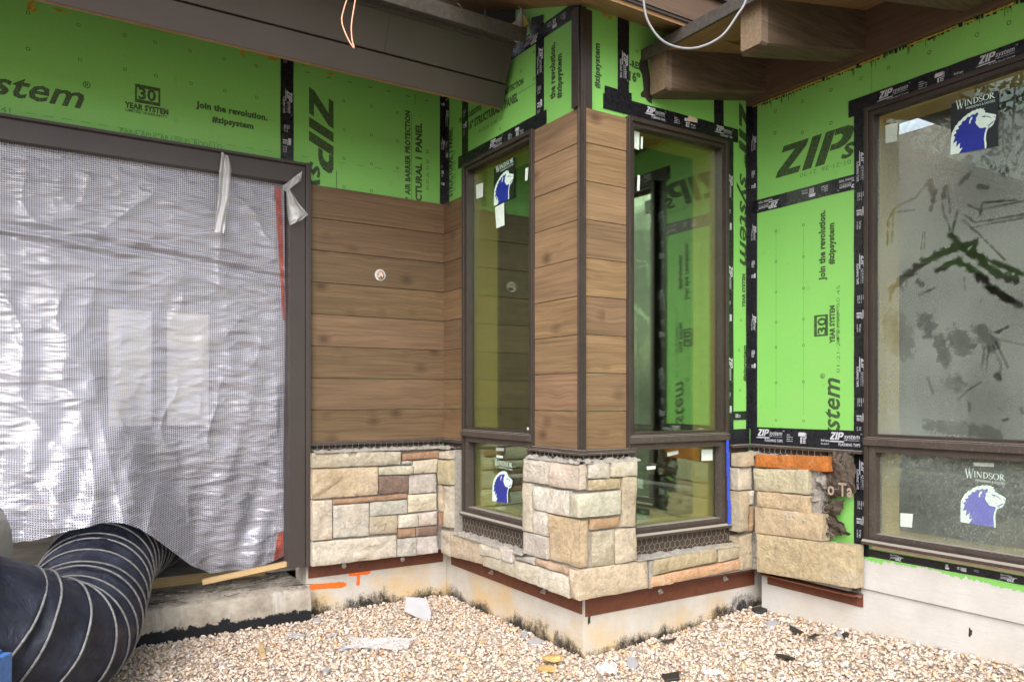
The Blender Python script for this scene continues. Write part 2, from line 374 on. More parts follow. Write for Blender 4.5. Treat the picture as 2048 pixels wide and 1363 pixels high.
    M['ledger'] = lumber('dark_stained_timber', (.07, .042, .026), (.12, .075, .045), .7)
    M['end_grain'] = plain('timber_end_grain', (.17, .12, .075), .85, .25, 60, .3)
    # temporary plastic
    def sheet(name, thread, film):
        k = N(name); s = k.n('SeparateXYZ', Vector=k.n('TexCoord').outputs['UV'])
        def line(x, w):
            fr = k.math('FRACT', k.math('MULTIPLY', x, 1 / .0128)); return k.math('LESS_THAN', fr, w)
        th = k.math('MAXIMUM', line(s.outputs[0], .36), line(s.outputs[1], .36))
        pt = k.math('MULTIPLY', th, 1.0)
        white = k.n('MixShader', i0=.35, i1=k.n('BsdfDiffuse', Color=(*thread, 1)).outputs[0], i2=k.n('BsdfTranslucent', Color=(*thread, 1)).outputs[0]).outputs[0]
        p = k.pos(); nb = k.bump(k.noise(k.n('Mapping', Vector=p, Scale=(1, 1, 3)).outputs[0], 16, 6, .6, .8), .16, .03)
        haze = k.n('MixShader', i0=.5, i1=k.n('BsdfDiffuse', Color=(*film, 1)).outputs[0], i2=k.n('BsdfTranslucent', Color=(*film, 1)).outputs[0]).outputs[0]
        clear = k.n('MixShader', i0=.30, i1=k.n('BsdfTransparent', Color=(.95, .95, .97, 1)).outputs[0], i2=haze).outputs[0]
        body = k.n('MixShader', i0=k.math('MULTIPLY', pt, .66), i1=clear, i2=white).outputs[0]
        gl = k.n('BsdfGlossy', Color=(1, 1, 1, 1), Roughness=.14); k.t.links.new(nb, gl.inputs['Normal'])
        fr = k.n('Fresnel', IOR=1.5); k.t.links.new(nb, fr.inputs['Normal'])
        return k.end(k.n('MixShader', i0=k.math('ADD', k.math('MULTIPLY', fr.outputs[0], 1.6), .0, True), i1=body, i2=gl.outputs[0]).outputs[0])
    M['sheet'] = sheet('reinforced_plastic_sheet', (.80, .80, .92), (.66, .67, .86))
    M['sheet_red'] = sheet('red_reinforced_edge', (.75, .10, .06), (.7, .35, .3))
    k = N('thin_clear_plastic'); p = k.pos(); nb = k.bump(k.noise(p, 22, 6, .6, 1.), .7, .02)
    gl = k.n('BsdfGlossy', Roughness=.15); k.t.links.new(nb, gl.inputs['Normal'])
    body = k.n('MixShader', i0=.42, i1=k.n('BsdfTransparent').outputs[0], i2=k.n('BsdfDiffuse', Color=(.78, .78, .8, 1)).outputs[0]).outputs[0]
    M['poly'] = k.end(k.n('MixShader', i0=.14, i1=body, i2=gl.outputs[0]).outputs[0])
    # duct
    k = N('black_duct_fabric'); p = k.pos()
    c = k.ramp(k.noise(p, 7, 6, .65), (.3, (.010, .012, .022)), (.75, (.032, .036, .058)))
    c = k.mix(k.ramp(k.noise(p, 150, 4, .8), (.68, 0.), (.76, .5)), c, (.25, .21, .14))
    M['duct'] = k.end(k.bsdf(c, .5, k.bump(k.noise(p, 9, 5, .55, .8), .40, .04), 0, .3))
    M['hoop'] = plain('grey_duct_hoop', (.17, .17, .175), .6, .35, 40)
    M['collar'] = plain('grey_sheet_metal', (.42, .42, .41), .4, .12, 12, 0, .3)
    M['blue'] = plain('blue_paint', (.06, .16, .45), .5, .3, 25)
    M['blue_tape'] = plain('blue_masking_tape', (.03, .07, .50), .5, .2, 30)
    M['orange'] = plain('orange_spray_paint', (.90, .16, .015), .6, .12, 40)
    # stickers
    M['label_white'] = plain('pale_paper_label', (.62, .72, .66), .6, .08, 40)
    M['sticker_dark'] = plain('dark_sticker_film', (.008, .012, .012), .3, .2, 40)
    M['sticker_pale'] = plain('pale_sticker_print', (.62, .78, .70), .4, .05, 40)
    M['sticker_blue'] = plain('blue_sticker_print', (.012, .022, .26), .4, .1, 40)
    M['sticker_blue_faded'] = plain('faded_blue_sticker_print', (.075, .075, .42), .5, .25, 220)
    M['caulk'] = plain('dark_sealant', (.02, .016, .012), .6, .3, 40)
    M['foam'] = plain('yellow_foam', (.46, .31, .035), .8, .4, 50, .6)
    M['beige'] = plain('beige_trim_strip', (.62, .50, .37), .6, .08, 20)
    # wires
    M['copper'] = plain('copper_wire', (.62, .30, .19), .4, .15, 30, 0, .3); M['grey_cable'] = plain('grey_cable', (.20, .20, .215), .45, .1, 30); M['black_void'] = plain('black_wall_sheet', (.012, .011, .010), .8, .3, 20)
    M['white_plastic'] = plain('white_plastic', (.6, .6, .58), .4, .1, 20)
    # interior
    k = N('diffuser_panel'); M['diffuser'] = k.end(k.n('MixShader', i0=.1, i1=k.n('BsdfTranslucent', Color=(.95, .92, .85, 1)).outputs[0], i2=k.n('BsdfDiffuse', Color=(.7, .66, .6, 1)).outputs[0]).outputs[0])
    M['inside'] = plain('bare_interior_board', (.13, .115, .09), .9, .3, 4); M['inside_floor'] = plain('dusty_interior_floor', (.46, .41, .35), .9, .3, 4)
    M['brick_red'] = plain('red_crate', (.25, .07, .04), .7, .2, 20)
    # ground
    k = N('gravel_bed'); p = k.pos()
    M['bed'] = k.end(k.bsdf(k.ramp(k.noise(p, 60, 6, .8), (.3, (.44, .36, .285)), (.7, (.62, .53, .44))), .95, k.bump(k.noise(p, 70, 6, .8), 1.0, .02), 0, .2))
    k = N('gravel_stone'); at = k.n('Attribute', _attribute_name='col').outputs['Color']; p = k.pos()
    M['gravel'] = k.end(k.bsdf(k.mix(.6, at, k.ramp(k.noise(p, 120, 5, .7), (.3, .75), (.7, 1.2)), 'MULTIPLY'), .85, k.bump(k.noise(p, 150, 4), .3, .004), 0, .3))
    M['slab'] = plain('pale_stone_slab', (.36, .36, .38), .8, .1, 8, .2)
    M['slate'] = plain('grey_slate_chip', (.34, .34, .36), .7, .2, 20, .2)
    M['scrap'] = plain('black_scrap', (.022, .018, .015), .7, .3, 30, .3)
    M['ochre'] = plain('ochre_rock', (.48, .31, .12), .85, .3, 14, .5)
    M['leaf'] = plain('green_leaf', (.065, .12, .025), .6, .5, 3); M['bark'] = plain('brown_bark', (.10, .075, .055), .9, .3, 12, .5)
make_materials()
# ------------------------------------------------------------ ground
random.seed(7); np.random.seed(7)
gx = np.concatenate([[-60, -20, -8], np.linspace(-5, 5, 41), [8, 20, 60]]); gy = np.concatenate([[-60, -20, -6], np.linspace(0, 8, 33), [12, 25, 60]])
GP = [[(x, y, min(ground_z(x, y), .5) - .003) for x in gx] for y in gy]
g = grid_obj('ground', GP, M['bed'], smooth=True); tag(g, None, kind='structure')

# ------------------------------------------------------------ foundation (coated concrete under each wall)
def foundation(name, w, s0, s1, z1, d, mat, zmid=None):
    m = MB(); m.box(w, s0, s1, -.35, z1, d - .25, d); return tag(m.build(name, mat, None), None, kind='structure')
fA = foundation('foundation_wall_left', 'A', -1.10, .055, .44, -.055, M['coating'])
fB = foundation('foundation_wall_return', 'B', -.30, LB - .06, .44, -.057, M['coating'])
fC = foundation('foundation_wall_front', 'C', .06, LC + .30, .44, -.055, M['coating'])
fD = foundation('foundation_wall_right', 'D', .055, 6.0, .415, -.043, M['coating_clean'])
# sloped toe where the right foundation steps out to the painted sheathing above
m = MB(); m.prism([(-.2, .40), (-.042, .412), (-.0265, .420), (-.0265, .47), (-.2, .47)], lambda t, p: wp('D', t, p[1], p[0]), .80, 6.0)
m.build('drip_ledge', M['coating_clean'], fD)
# spray paint marks: a bar and a T
def spray(w, strokes, parent, d):
    ik = Ink(w, d)
    for a, b, r in strokes:
        (s0, z0), (s1, z1) = pw(w, *a, d), pw(w, *b, d); n = 22; pts = []
        L = math.hypot(s1 - s0, z1 - z0); e = ((s1 - s0) / L, (z1 - z0) / L); f = (-e[1], e[0])
        for sgn in (1, -1):
            for i in range(n + 1):
                t = i / n if sgn == 1 else 1 - i / n; q = abs(2 * t - 1); rr = r * (1 - .55 * max(0, (q - .75) / .25) ** 2) * random.uniform(.86, 1.14)
                pts.append((s0 + e[0] * L * t + f[0] * rr * sgn, z0 + e[1] * L * t + f[1] * rr * sgn))
        ik.poly(pts)
    return ik.build('spray_paint_mark', M['orange'], parent)
spray('A', [((618, 1173), (693, 1168), .022)], fA, -.053)
spray('A', [((697, 1148), (741, 1144), .013), ((717, 1147), (716, 1170), .014)], fA, -.0525)

# ------------------------------------------------------------ sheathed walls
SH = -.03
wallA = thing('sheathed_wall', 'green sheathed wall behind the long brown fascia, above the plastic covered doorway', 'wall', wp('A', -.6, .44, SH))
wallB = thing('sheathed_wall', 'narrow green sheathed return wall left of the dark corner trim', 'wall', wp('B', .9, .44, SH))
wallC = thing('sheathed_wall', 'green sheathed wall right of the dark corner trim, under the first timber beam', 'wall', wp('C', .8, .44, SH))
wallD = thing('sheathed_wall', 'green sheathed wall on the right around the largest window', 'wall', wp('D', 1.0, .44, SH))
def panel(parent, w, rects, color=None):
    m = MB()
    for s0, s1, z0, z1 in rects: m.box(w, s0, s1, z0, z1, SH - .014, SH)
    return m.build('sheathing_panel', M['green'], parent)
pA0 = panel(wallA, 'A', [(-6.5, -3.702, 3.2, 4.4)]); pA1 = panel(wallA, 'A', [(-3.7, -1.247, 3.2, 4.4)])
pA2 = panel(wallA, 'A', [(-1.245, -1.10, 3.24, 4.4), (-1.10, .03, .44, 4.4)])
pB1 = panel(wallB, 'B', [(-.03, .302, .44, 4.0)])
pB2 = panel(wallB, 'B', [(.304, .36, .44, 4.0), (.36, 1.302, 3.36, 4.0), (.36, 1.302, .44, .72)])
pB3 = panel(wallB, 'B', [(1.304, LB - .032, .44, 4.0)])
pB4 = panel(wallB, 'B', [(1.02, LB - .032, 4.002, 4.6)])
m = MB(); m.box('B', -.03, 1.018, 4.002, 4.6, SH - .014, SH + .002); m.build('black_wall_sheet', M['black_void'], wallB)  # plain black sheet across the upper left of the return wall
pC1 = panel(wallC, 'C', [(.03, .352, .44, 4.1)])
pC2 = panel(wallC, 'C', [(.354, 1.27, 3.36, 4.1), (.354, 1.27, .44, .72), (1.27, LC + .03, .44, 4.1)])
pD1 = panel(wallD, 'D', [(-.03, .898, 2.961, 4.1), (.90, 6.0, 3.36, 4.1)])
pD2 = panel(wallD, 'D', [(-.03, .898, .44, 2.959), (.90, 6.0, .44, .72)])
m = MB(); m.box('D', 2.62, 6.0, .72, 3.36, SH - .014, SH); m.build('sheathing_panel', M['green'], wallD)

# tapes ------------------------------------------------------
def tape(parent, w, a, b, d=SH + .0015, width=.094, phase=0.0, period=.64, text=True, fold=None):
    "strip of printed tape from a to b (s,z); text reads from a to b"
    L = math.dist(a, b); e = ((b[0] - a[0]) / L, (b[1] - a[1]) / L); f = (-e[1], e[0]); h = width / 2
    m = MB(); n = max(2, int(L / .12)); rows = []
    rnd = random.Random(int(L * 1000 + a[0] * 977))
    for i in range(n + 1):
        t = L * i / n; j0 = rnd.uniform(-.0016, .0016); j1 = rnd.uniform(-.0016, .0016)
        rows.append([(a[0] + e[0] * t + f[0] * y, a[1] + e[1] * t + f[1] * y) for y in (-h + j0, h + j1)])
    for i in range(n):
        (p, q), (r_, s_) = rows[i], rows[i + 1]
        m.face([wp(w, *p, d + .001), wp(w, *r_, d + .001), wp(w, *s_, d + .001), wp(w, *q, d + .001)], [p, r_, s_, q])
        m.face([wp(w, *p, d - .001), wp(w, *p, d + .001), wp(w, *q, d + .001), wp(w, *q, d - .001)])if i == 0 else None
        m.face([wp(w, *p, d - .001), wp(w, *r_, d - .001), wp(w, *r_, d + .001), wp(w, *p, d + .001)], [p, r_, r_, p])
        m.face([wp(w, *q, d + .001), wp(w, *s_, d + .001), wp(w, *s_, d - .001), wp(w, *q, d - .001)], [q, s_, s_, q])
    t_ = m.build('flashing_tape', M['tape'], parent)
    if not text: return t_
    ik = Ink(w, d + .0018); any_ = False; k = width / .094; x = -phase
    def at(x, y): return (a[0] + e[0] * x + f[0] * y, a[1] + e[1] * x + f[1] * y)
    while x < L:
        def ok(x0, x1): return x0 > .004 and x1 < L - .004
        if ok(x, x + .19):
            o = at(x, 0); any_ = True
            ik.zip(at(x + .016, -.001 * k), e, f, .078 * k, .038 * k)
            ik.poly([at(x, -.012 * k), at(x + .09 * k, -.012 * k), at(x + .094 * k, -.006 * k), at(x + .018 * k, -.006 * k)])
            ik.text('system', at(x + .092 * k, .006 * k), e, f, .036 * k, 0.004, .3, fit=.085 * k)
            ik.rect(at(x + .092 * k, -.002 * k), e, f, 0, .085 * k, 0, .0018)
            ik.text('\u2122', at(x + .18 * k, .024 * k), e, f, .014 * k)
            ik.text('FLASHING TAPE', at(x + .062 * k, -.030 * k), e, f, .021 * k, .012, fit=.118 * k)
        if ok(x + .26, x + .30):
            any_ = True
            for q in range(4): ik.rect(at(x + .262, -.022 * k + .011 * q * k), e, f, 0, .034 - .006 * (q % 2), 0, .0035)
            for q in range(3): ik.rect(at(x + .300, -.022 * k + .011 * q * k), e, f, 0, .012, 0, .003)
        if ok(x + .355, x + .47):
            any_ = True; o = at(x + .355, 0)
            ik.rect(o, e, f, 0, .042 * k, .008 * k, .028 * k, .003); ik.rect(o, e, f, .046 * k, .050 * k, .002 * k, .025 * k); ik.rect(o, e, f, .014 * k, .050 * k, -.001 * k, .003 * k); ik.rect(o, e, f, .014 * k, .022 * k, -.030 * k, -.001 * k)
            for q in range(3): ik.rect(o, e, f, .027 * k, .046 * k, -.010 * k - .009 * q * k, -.005 * k - .009 * q * k)
            ik.text('Roll tape', at(x + .415 * k, -.012 * k), e, f, .018 * k, .006, .2, fit=.045 * k); ik.text('to bond', at(x + .415 * k, -.028 * k), e, f, .015 * k, .006, .2, fit=.045 * k)
        x += period
    if any_: ik.build('lettering', M['tape_print'], t_)
    return t_
T2 = SH + .004
tape(wallA, 'A', (-1.247, 6.0), (-1.247, 3.275), phase=-.26)
tape(wallA, 'A', (.008, 6.0), (.008, 3.15), width=.05, phase=.25, d=SH + .0012)
tape(wallB, 'B', (.006, 3.99), (.006, 3.15), width=.075, phase=.57)
tape(wallB, 'B', (.303, 4.1), (.303, 3.38), phase=-.02)
tape(wallB, 'B', (.20, 3.432), (1.40, 3.432), d=T2, phase=-.47)
tape(wallB, 'B', (1.32, 4.06), (1.32, 3.40), phase=-.14)
tape(wallB, 'B', (LB - .034, 4.0), (.75, 4.0), d=T2, phase=.1, period=.56)
tape(wallB, 'B', (.345, 3.40), (.345, 1.25), d=SH + .0015, width=.07, phase=.2, text=False)
tape(wallC, 'C', (.356, 4.1), (.356, 3.40), phase=-.30)
tape(wallC, 'C', (.19, 3.446), (1.41, 3.446), d=T2, phase=-.34)
tape(wallC, 'C', (1.22, 3.72), (1.22, 3.49), phase=.05)
tape(wallC, 'C', (1.318, 3.40), (1.318, 1.25), d=SH + .002, phase=-.22)
tape(wallC, 'C', (1.36, 1.32), (1.53, 1.32), width=.12, d=T2, text=False)
tape(wallC, 'C', (1.36, 1.475), (1.53, 1.475), d=T2, width=.06, phase=.24)
tape(wallC, 'C', (1.523, 3.72), (1.523, 1.38), width=.052, d=SH + .0016, text=False)
tape(wallD, 'D', (-.004, 3.70), (-.004, 1.38), width=.062, d=SH + .0016, phase=.42)
tape(wallD, 'D', (.90, 2.955), (-.03, 2.955), phase=-.04, d=SH + .0016)
tape(wallD, 'D', (.835, 3.40), (.835, .62), width=.10, phase=-.26, d=SH + .004)
tape(wallD, 'D', (-.03, 1.333), (.875, 1.333), width=.12, d=SH + .0065, phase=-.05, period=.58)
tape(wallD, 'D', (.75, 3.415), (6.0, 3.415), width=.105, d=SH + .0085, phase=-.19, period=.58)
tape(wallD, 'D', (6.0, .647), (.87, .647), width=.045, d=SH + .0015, phase=.07, period=.62)
# patch squares
tape(wallB, 'B', (1.22, 4.10), (1.36, 4.06), d=SH + .0065, width=.09, text=False)
tape(wallC, 'C', (.20, 3.50), (.42, 3.495), d=SH + .0062, width=.085, text=False)

# panel printing -----------------------------------------------
def ink_box(ik, s, w, pix, rot, bold=0.0, shear=0.0, size=None, d=SH):
    "lettering whose baseline starts at pixel pix[0] and ends at pixel pix[1]; size = cap height in metres"
    a, b = pw(w, *pix[0], d), pw(w, *pix[1], d); e, f = DIRS[rot]
    L = abs((b[0] - a[0]) * e[0] + (b[1] - a[1]) * e[1])
    ik.text(s, a, e, f, size / .72, bold, shear, fit=L)
    return a, e, f, L
INK = SH + .0006
# left wall, upright panel
ik = Ink('A', INK)
ink_box(ik, 'ystem', 'A', ((-75, 175), (168, 196)), 0, .02, .3, .145)
ik.text('\u00ae', pw('A', 166, 172), (1, 0), (0, 1), .06, .006)
a = pw('A', 271, 201); ik.rect(a, (1, 0), (0, 1), 0, .152, .0, .022); ik.rect(a, (1, 0), (0, 1), 0, .152, .098, .12); ik.rect(a, (1, 0), (0, 1), 0, .012, .022, .098); ik.rect(a, (1, 0), (0, 1), .140, .152, .022, .098)
ink_box(ik, '30', 'A', ((277, 197), (312, 203)), 0, .03, 0, .076)
ink_box(ik, 'YEAR SYSTEM', 'A', ((249, 214), (337, 229)), 0, .06, 0, .036)
ink_box(ik, 'LIMITED WARRANTY', 'A', ((251, 222), (335, 237)), 0, .03, 0, .018)
ink_box(ik, 'Join the revolution.', 'A', ((392, 214), (535, 243)), 0, .055, 0, .042)
ink_box(ik, '#zipsystem', 'A', ((424, 243), (507, 258)), 0, .055, 0, .04)
ik.build('lettering', M['ink'], pA1)
ik = Ink('A', INK)
ink_box(ik, 'PARA APLICAR USE EL RODILLO', 'A', ((241, 266), (444, 299)), 0, .0, 0, .034)
ink_box(ik, '741', 'A', ((-10, 222), (21, 226)), 0, .0, 0, .036)
for i in range(22):
    px = 50 + i * 37; a = pw('A', px, 222 + px * .158 - 7); ik.rect(a, (1, 0), (0, 1), 0, .055, 0, .003)
ik.build('lettering', M['faint_ink'], pA1)
def marks(parent, w, pts, r=.012, seed=0, mat='ink'):
    ik = Ink(w, INK); rn = random.Random(seed)
    for px, py in pts:
        s, z = pw(w, px, py, SH); sq = rn.random() < .5
        n = 4 if sq else 9; o = R(45) if sq else 0; rr = r * (1.15 if sq else 1)
        for i in range(n):
            a0, a1 = o + 2 * math.pi * i / n, o + 2 * math.pi * (i + 1) / n
            ik.poly([(s + rr * math.cos(a0), z + rr * math.sin(a0)), (s + rr * math.cos(a1), z + rr * math.sin(a1)), (s + rr * .68 * math.cos(a1), z + rr * .68 * math.sin(a1)), (s + rr * .68 * math.cos(a0), z + rr * .68 * math.sin(a0))])
    return ik.build('fastener_marks', M[mat], parent)
marks(pA1, 'A', [(56, 26), (157, 50), (249, 71), (310, 85), (380, 102), (448, 118), (512, 132), (56, 98), (160, 120), (250, 139), (312, 152), (382, 167), (450, 182), (513, 195)], seed=1)
# left wall, turned panel
ik = Ink('A', INK)
a, b = pw('A', 618, 174, SH), pw('A', 618, 340, SH); ik.zip(a, *DIRS[-90], a[1] - b[1], .185)
ink_box(ik, 'sy', 'A', ((620, 322), (620, 392)), -90, .02, .3, .115)
a = pw('A', 815, 398); ink_box(ik, '-RESISTIVE & AIR BARRIER PROTECTION', 'A', ((820, 470), (818, 222)), 90, .055, 0, .042)
ink_box(ik, '7/16" STRUCTURAL 1 PANEL', 'A', ((843, 500), (843, 247)), 90, .055, 0, .052)
ink_box(ik, '01-21-26  21:30    30', 'A', ((858, 380), (858, 300)), 90, .0, 0, .026)
ik.rect(pw('A', 826, 225), (0, -1), (1, 0), 0, .75, 0, .003); ik.rect(pw('A', 833, 185), (0, -1), (1, 0), 0, .09, 0, .004); ik.rect(pw('A', 675, 340), (0, -1), (1, 0), 0, .14, 0, .005)
for px, py in ((617, 142), (661, 153), (703, 162), (743, 172), (780, 180), (819, 190), (856, 199)): ik.rect(pw('A', px, py), (1, 0), (0, 1), -.016, .016, -.003, .003)
ik.build('lettering', M['ink'], pA2)
marks(pA2, 'A', [(687, 202), (743, 213), (795, 226), (688, 260), (743, 270), (795, 282), (688, 317), (743, 328), (795, 336), (688, 374), (743, 382)], seed=2)
# return wall
ik = Ink('B', INK)
ink_box(ik, 'STRUCTURAL 1 PANEL', 'B', ((905, 392), (905, 255)), 90, .055, 0, .075)
ink_box(ik, '01-21-26  21:30    30', 'B', ((911, 380), (911, 300)), 90, .0, 0, .04)
ik.build('lettering', M['ink'], pB1)
ik = Ink('B', INK)
ink_box(ik, 'WATER-RESISTIVE & AIR BARRIER PROTECTION', 'B', ((918, 247), (1047, 176)), 0, .055, 0, .040)
ik.rect(pw('B', 938, 242), (1, 0), (0, 1), 0, .85, 0, .003)
ink_box(ik, '7/16" STRUCTURAL 1 PANEL', 'B', ((930, 264), (1036, 205)), 0, .055, 0, .058)
ink_box(ik, '01-21-26  21:30    30', 'B', ((958, 266), (1006, 238)), 0, .0, 0, .026)
ik.build('lettering', M['ink'], pB2)
marks(pB2, 'B', [(1042, 142), (1068, 104), (1068, 158), (1000, 258)], seed=3)
ik = Ink('B', INK)
ink_box(ik, 'the revolution.', 'B', ((1110, 196), (1110, 84)), 90, .055, 0, .056)
ink_box(ik, '#zipsystem', 'B', ((1123, 195), (1123, 106)), 90, .055, 0, .052)
ik.build('lettering', M['ink'], pB3)
# front wall
ik = Ink('C', INK)
ink_box(ik, '#zipsystem', 'C', ((1199, 178), (1199, 88)), 90, .055, 0, .042)
ik.build('lettering', M['ink'], pC1)
ik = Ink('C', INK)
ink_box(ik, '-RES', 'C', ((1259, 133), (1281, 140)), 0, .055, 0, .042); ink_box(ik, "16''", 'C', ((1258, 160), (1280, 168)), 0, .055, 0, .058)
ik.rect(pw('C', 1257, 140), (1, 0), (0, 1), 0, .16, 0, .003)
a, b = pw('C', 1478, 205, SH), pw('C', 1478, 345, SH); ik.zip(a, *DIRS[-90], a[1] - b[1], .15)
ink_box(ik, 'system', 'C', ((1480, 346), (1480, 530)), -90, .02, .28, .10)
ink_box(ik, 'YEAR SYSTEM', 'C', ((1490, 615), (1490, 548)), 90, .06, 0, .03); ink_box(ik, 'LIMITED WARRANTY', 'C', ((1496, 615), (1496, 548)), 90, .06, 0, .016)
ink_box(ik, '#zipsystem', 'C', ((1492, 762), (1492, 690)), 90, .06, 0, .03)
ik.build('lettering', M['ink'], pC2)
marks(pC2, 'C', [(1274, 103), (1482, 640), (1478, 700), (1480, 780)], r=.01, seed=4)
# right wall, upper panel
ik = Ink('D', INK)
a, b = pw('D', 1551, 357, SH), pw('D', 1708, 320, SH); ik.zip(a, (1, 0), (0, 1), b[0] - a[0], .205)
ink_box(ik, 's', 'D', ((1682, 318), (1712, 309)), 0, .02, .3, .135)
ik.build('lettering', M['ink'], pD1)
ik = Ink('D', INK); ink_box(ik, '01-21-26  21:30', 'D', ((1702, 318), (1600, 347)), 180, .0, 0, .03); ik.build('lettering', M['faint_ink'], pD1)
marks(pD1, 'D', [(1551, 222), (1605, 203), (1662, 180), (1550, 266), (1605, 265), (1662, 246), (1722, 157), (1777, 136), (1859, 105), (1954, 70), (2018, 46)], seed=5)
ik = Ink('D', INK)
ink_box(ik, 'Join the revolution.', 'D', ((1650, 560), (1650, 420)), 90, .055, 0, .046)
ink_box(ik, '#zipsystem', 'D', ((1668, 528), (1668, 445)), 90, .055, 0, .042)
ink_box(ik, 'YEAR SYSTEM', 'D', ((1669, 686), (1669, 610)), 90, .06, 0, .035); ink_box(ik, 'LIMITED WARRANTY', 'D', ((1678, 685), (1678, 610)), 90, .03, 0, .018)
a = pw('D', 1656, 671, SH); e, f = DIRS[90]
for x0, x1, y0, y1 in ((0, .14, 0, .02), (0, .14, .082, .104), (0, .012, .02, .082), (.128, .14, .02, .082)): ik.rect(a, e, f, x0, x1, y0, y1)
ink_box(ik, '30', 'D', ((1652, 667), (1652, 634)), 90, .03, 0, .064)
ink_box(ik, 'system', 'D', ((1679, 905), (1679, 755)), 90, .02, .3, .13); ik.text('\u00ae', pw('D', 1650, 757, SH), e, f, .05, .006)
ik.build('lettering', M['ink'], pD2)
ik = Ink('D', INK); ink_box(ik, '01-21-26 21:30  30 45', 'D', ((1680, 745), (1680, 570)), 90, .0, 0, .026)
for px in (1552, 1607): ik.rect(pw('D', px, 455, SH), (0, -1), (1, 0), 0, 1.25, 0, .0018)
ik.build('lettering', M['faint_ink'], pD2)
marks(pD2, 'D', [(1552, 462), (1552, 523), (1552, 584), (1552, 644), (1552, 694), (1552, 765), (1552, 840), (1607, 450), (1607, 513), (1607, 576), (1607, 638), (1607, 690), (1607, 763), (1607, 841)], seed=6, r=.010)
# white coating brushed up over the foot of the right wall
pts = []; rn = random.Random(5); top = []
x = .845
while x < 6.0:
    z = .612 + .012 * math.sin(x * 5 + 1) + .03 * noise.noise(Vector((x * 6, 2, 0))) + .018 * noise.noise(Vector((x * 40, 5, 0))) - .035 * max(-1, min(1.2, x - .9))
    top.append((x, z + rn.uniform(-.006, .008))); x += .005
m = MB()
for i in range(len(top) - 1):
    (a, za), (b, zb) = top[i], top[i + 1]
    m.face([wp('D', a, .455, SH + .003), wp('D', b, .455, SH + .003), wp('D', b, zb, SH + .0028), wp('D', a, za, SH + .0028)], [(a, .4), (b, .4), (b, zb), (a, za)])
m.build('brushed_white_coating', M['coating_clean'], wallD)
# beige strip with nail heads under the large window sill
bs = MB(); bs.box('D', .905, 4.2, .676, .702, SH, SH + .008); b_ = bs.build('trim_strip', M['beige'], wallD, bevel=.002)
m = MB()
for i in range(8):
    s = .98 + i * .2; c = wp('D', s, .690, SH + .009); n = wp('D', s, .690, SH + .012)
    m.tube([c, n], .0035, 8)
m.build('nail_heads', M['bolt'], b_)
# dark sealant smears and drips beneath the ledger on the right wall
ik = Ink('D', INK + .0004); rn = random.Random(3); s = .02
while s < 3.8:
    wd = rn.uniform(.004, .03); h = rn.uniform(.004, .02) if rn.random() < .75 else rn.uniform(.03, .06)
    if h > .03: wd = .004
    ik.poly([(s, 3.70), (s + wd, 3.70), (s + wd * .9, 3.672 - h), (s + wd * .2, 3.672 - h * .8)]); s += wd * rn.uniform(.7, 1.6)
ik.build('sealant_smear', M['caulk'], wallD)
ik = Ink('C', INK + .0004)
c = [pw('C', *q, SH) for q in ((1279, 122), (1284, 112), (1294, 112), (1299, 150), (1304, 208), (1296, 204), (1290, 196), (1282, 194), (1281, 187), (1287, 180), (1284, 150), (1278, 138))]
ik.poly(c); ik.build('sealant_smear', M['caulk'], wallC)

# ------------------------------------------------------------ interior behind the openings
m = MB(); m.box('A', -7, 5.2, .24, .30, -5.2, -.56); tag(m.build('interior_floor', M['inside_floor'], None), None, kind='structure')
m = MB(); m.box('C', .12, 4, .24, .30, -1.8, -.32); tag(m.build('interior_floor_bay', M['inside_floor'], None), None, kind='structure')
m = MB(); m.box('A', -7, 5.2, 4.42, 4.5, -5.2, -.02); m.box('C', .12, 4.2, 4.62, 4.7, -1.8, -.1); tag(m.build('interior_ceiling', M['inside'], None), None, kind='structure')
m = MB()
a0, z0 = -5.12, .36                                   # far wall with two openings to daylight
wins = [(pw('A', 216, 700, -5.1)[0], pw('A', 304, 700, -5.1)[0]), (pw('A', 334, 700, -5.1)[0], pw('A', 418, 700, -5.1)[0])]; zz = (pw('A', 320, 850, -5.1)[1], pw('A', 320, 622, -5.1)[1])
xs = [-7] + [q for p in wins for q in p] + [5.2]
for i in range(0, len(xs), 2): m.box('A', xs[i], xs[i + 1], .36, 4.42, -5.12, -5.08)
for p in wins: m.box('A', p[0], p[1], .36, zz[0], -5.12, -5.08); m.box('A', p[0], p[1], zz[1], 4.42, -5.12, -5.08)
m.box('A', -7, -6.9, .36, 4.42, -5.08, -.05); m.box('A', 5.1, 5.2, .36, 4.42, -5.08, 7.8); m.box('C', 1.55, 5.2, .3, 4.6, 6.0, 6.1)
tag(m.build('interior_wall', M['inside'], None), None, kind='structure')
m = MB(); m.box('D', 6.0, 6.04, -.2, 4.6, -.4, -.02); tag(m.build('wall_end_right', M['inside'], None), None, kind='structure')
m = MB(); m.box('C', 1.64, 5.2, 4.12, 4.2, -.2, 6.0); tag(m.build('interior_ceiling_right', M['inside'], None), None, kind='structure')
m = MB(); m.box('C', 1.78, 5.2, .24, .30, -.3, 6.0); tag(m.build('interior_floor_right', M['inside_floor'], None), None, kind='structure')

for p in wins:  # translucent panels added to soften the daylight in the far openings
    m = MB(); m.box('A', p[0] + .002, p[1] - .002, zz[0] + .002, zz[1] - .002, -5.116, -5.108); tag(m.build('daylight_diffuser', M['diffuser'], None), 'pale frosted pane added to soften the daylight behind the plastic sheet, ' + ('left one' if p is wins[0] else 'right one'), 'window pane')

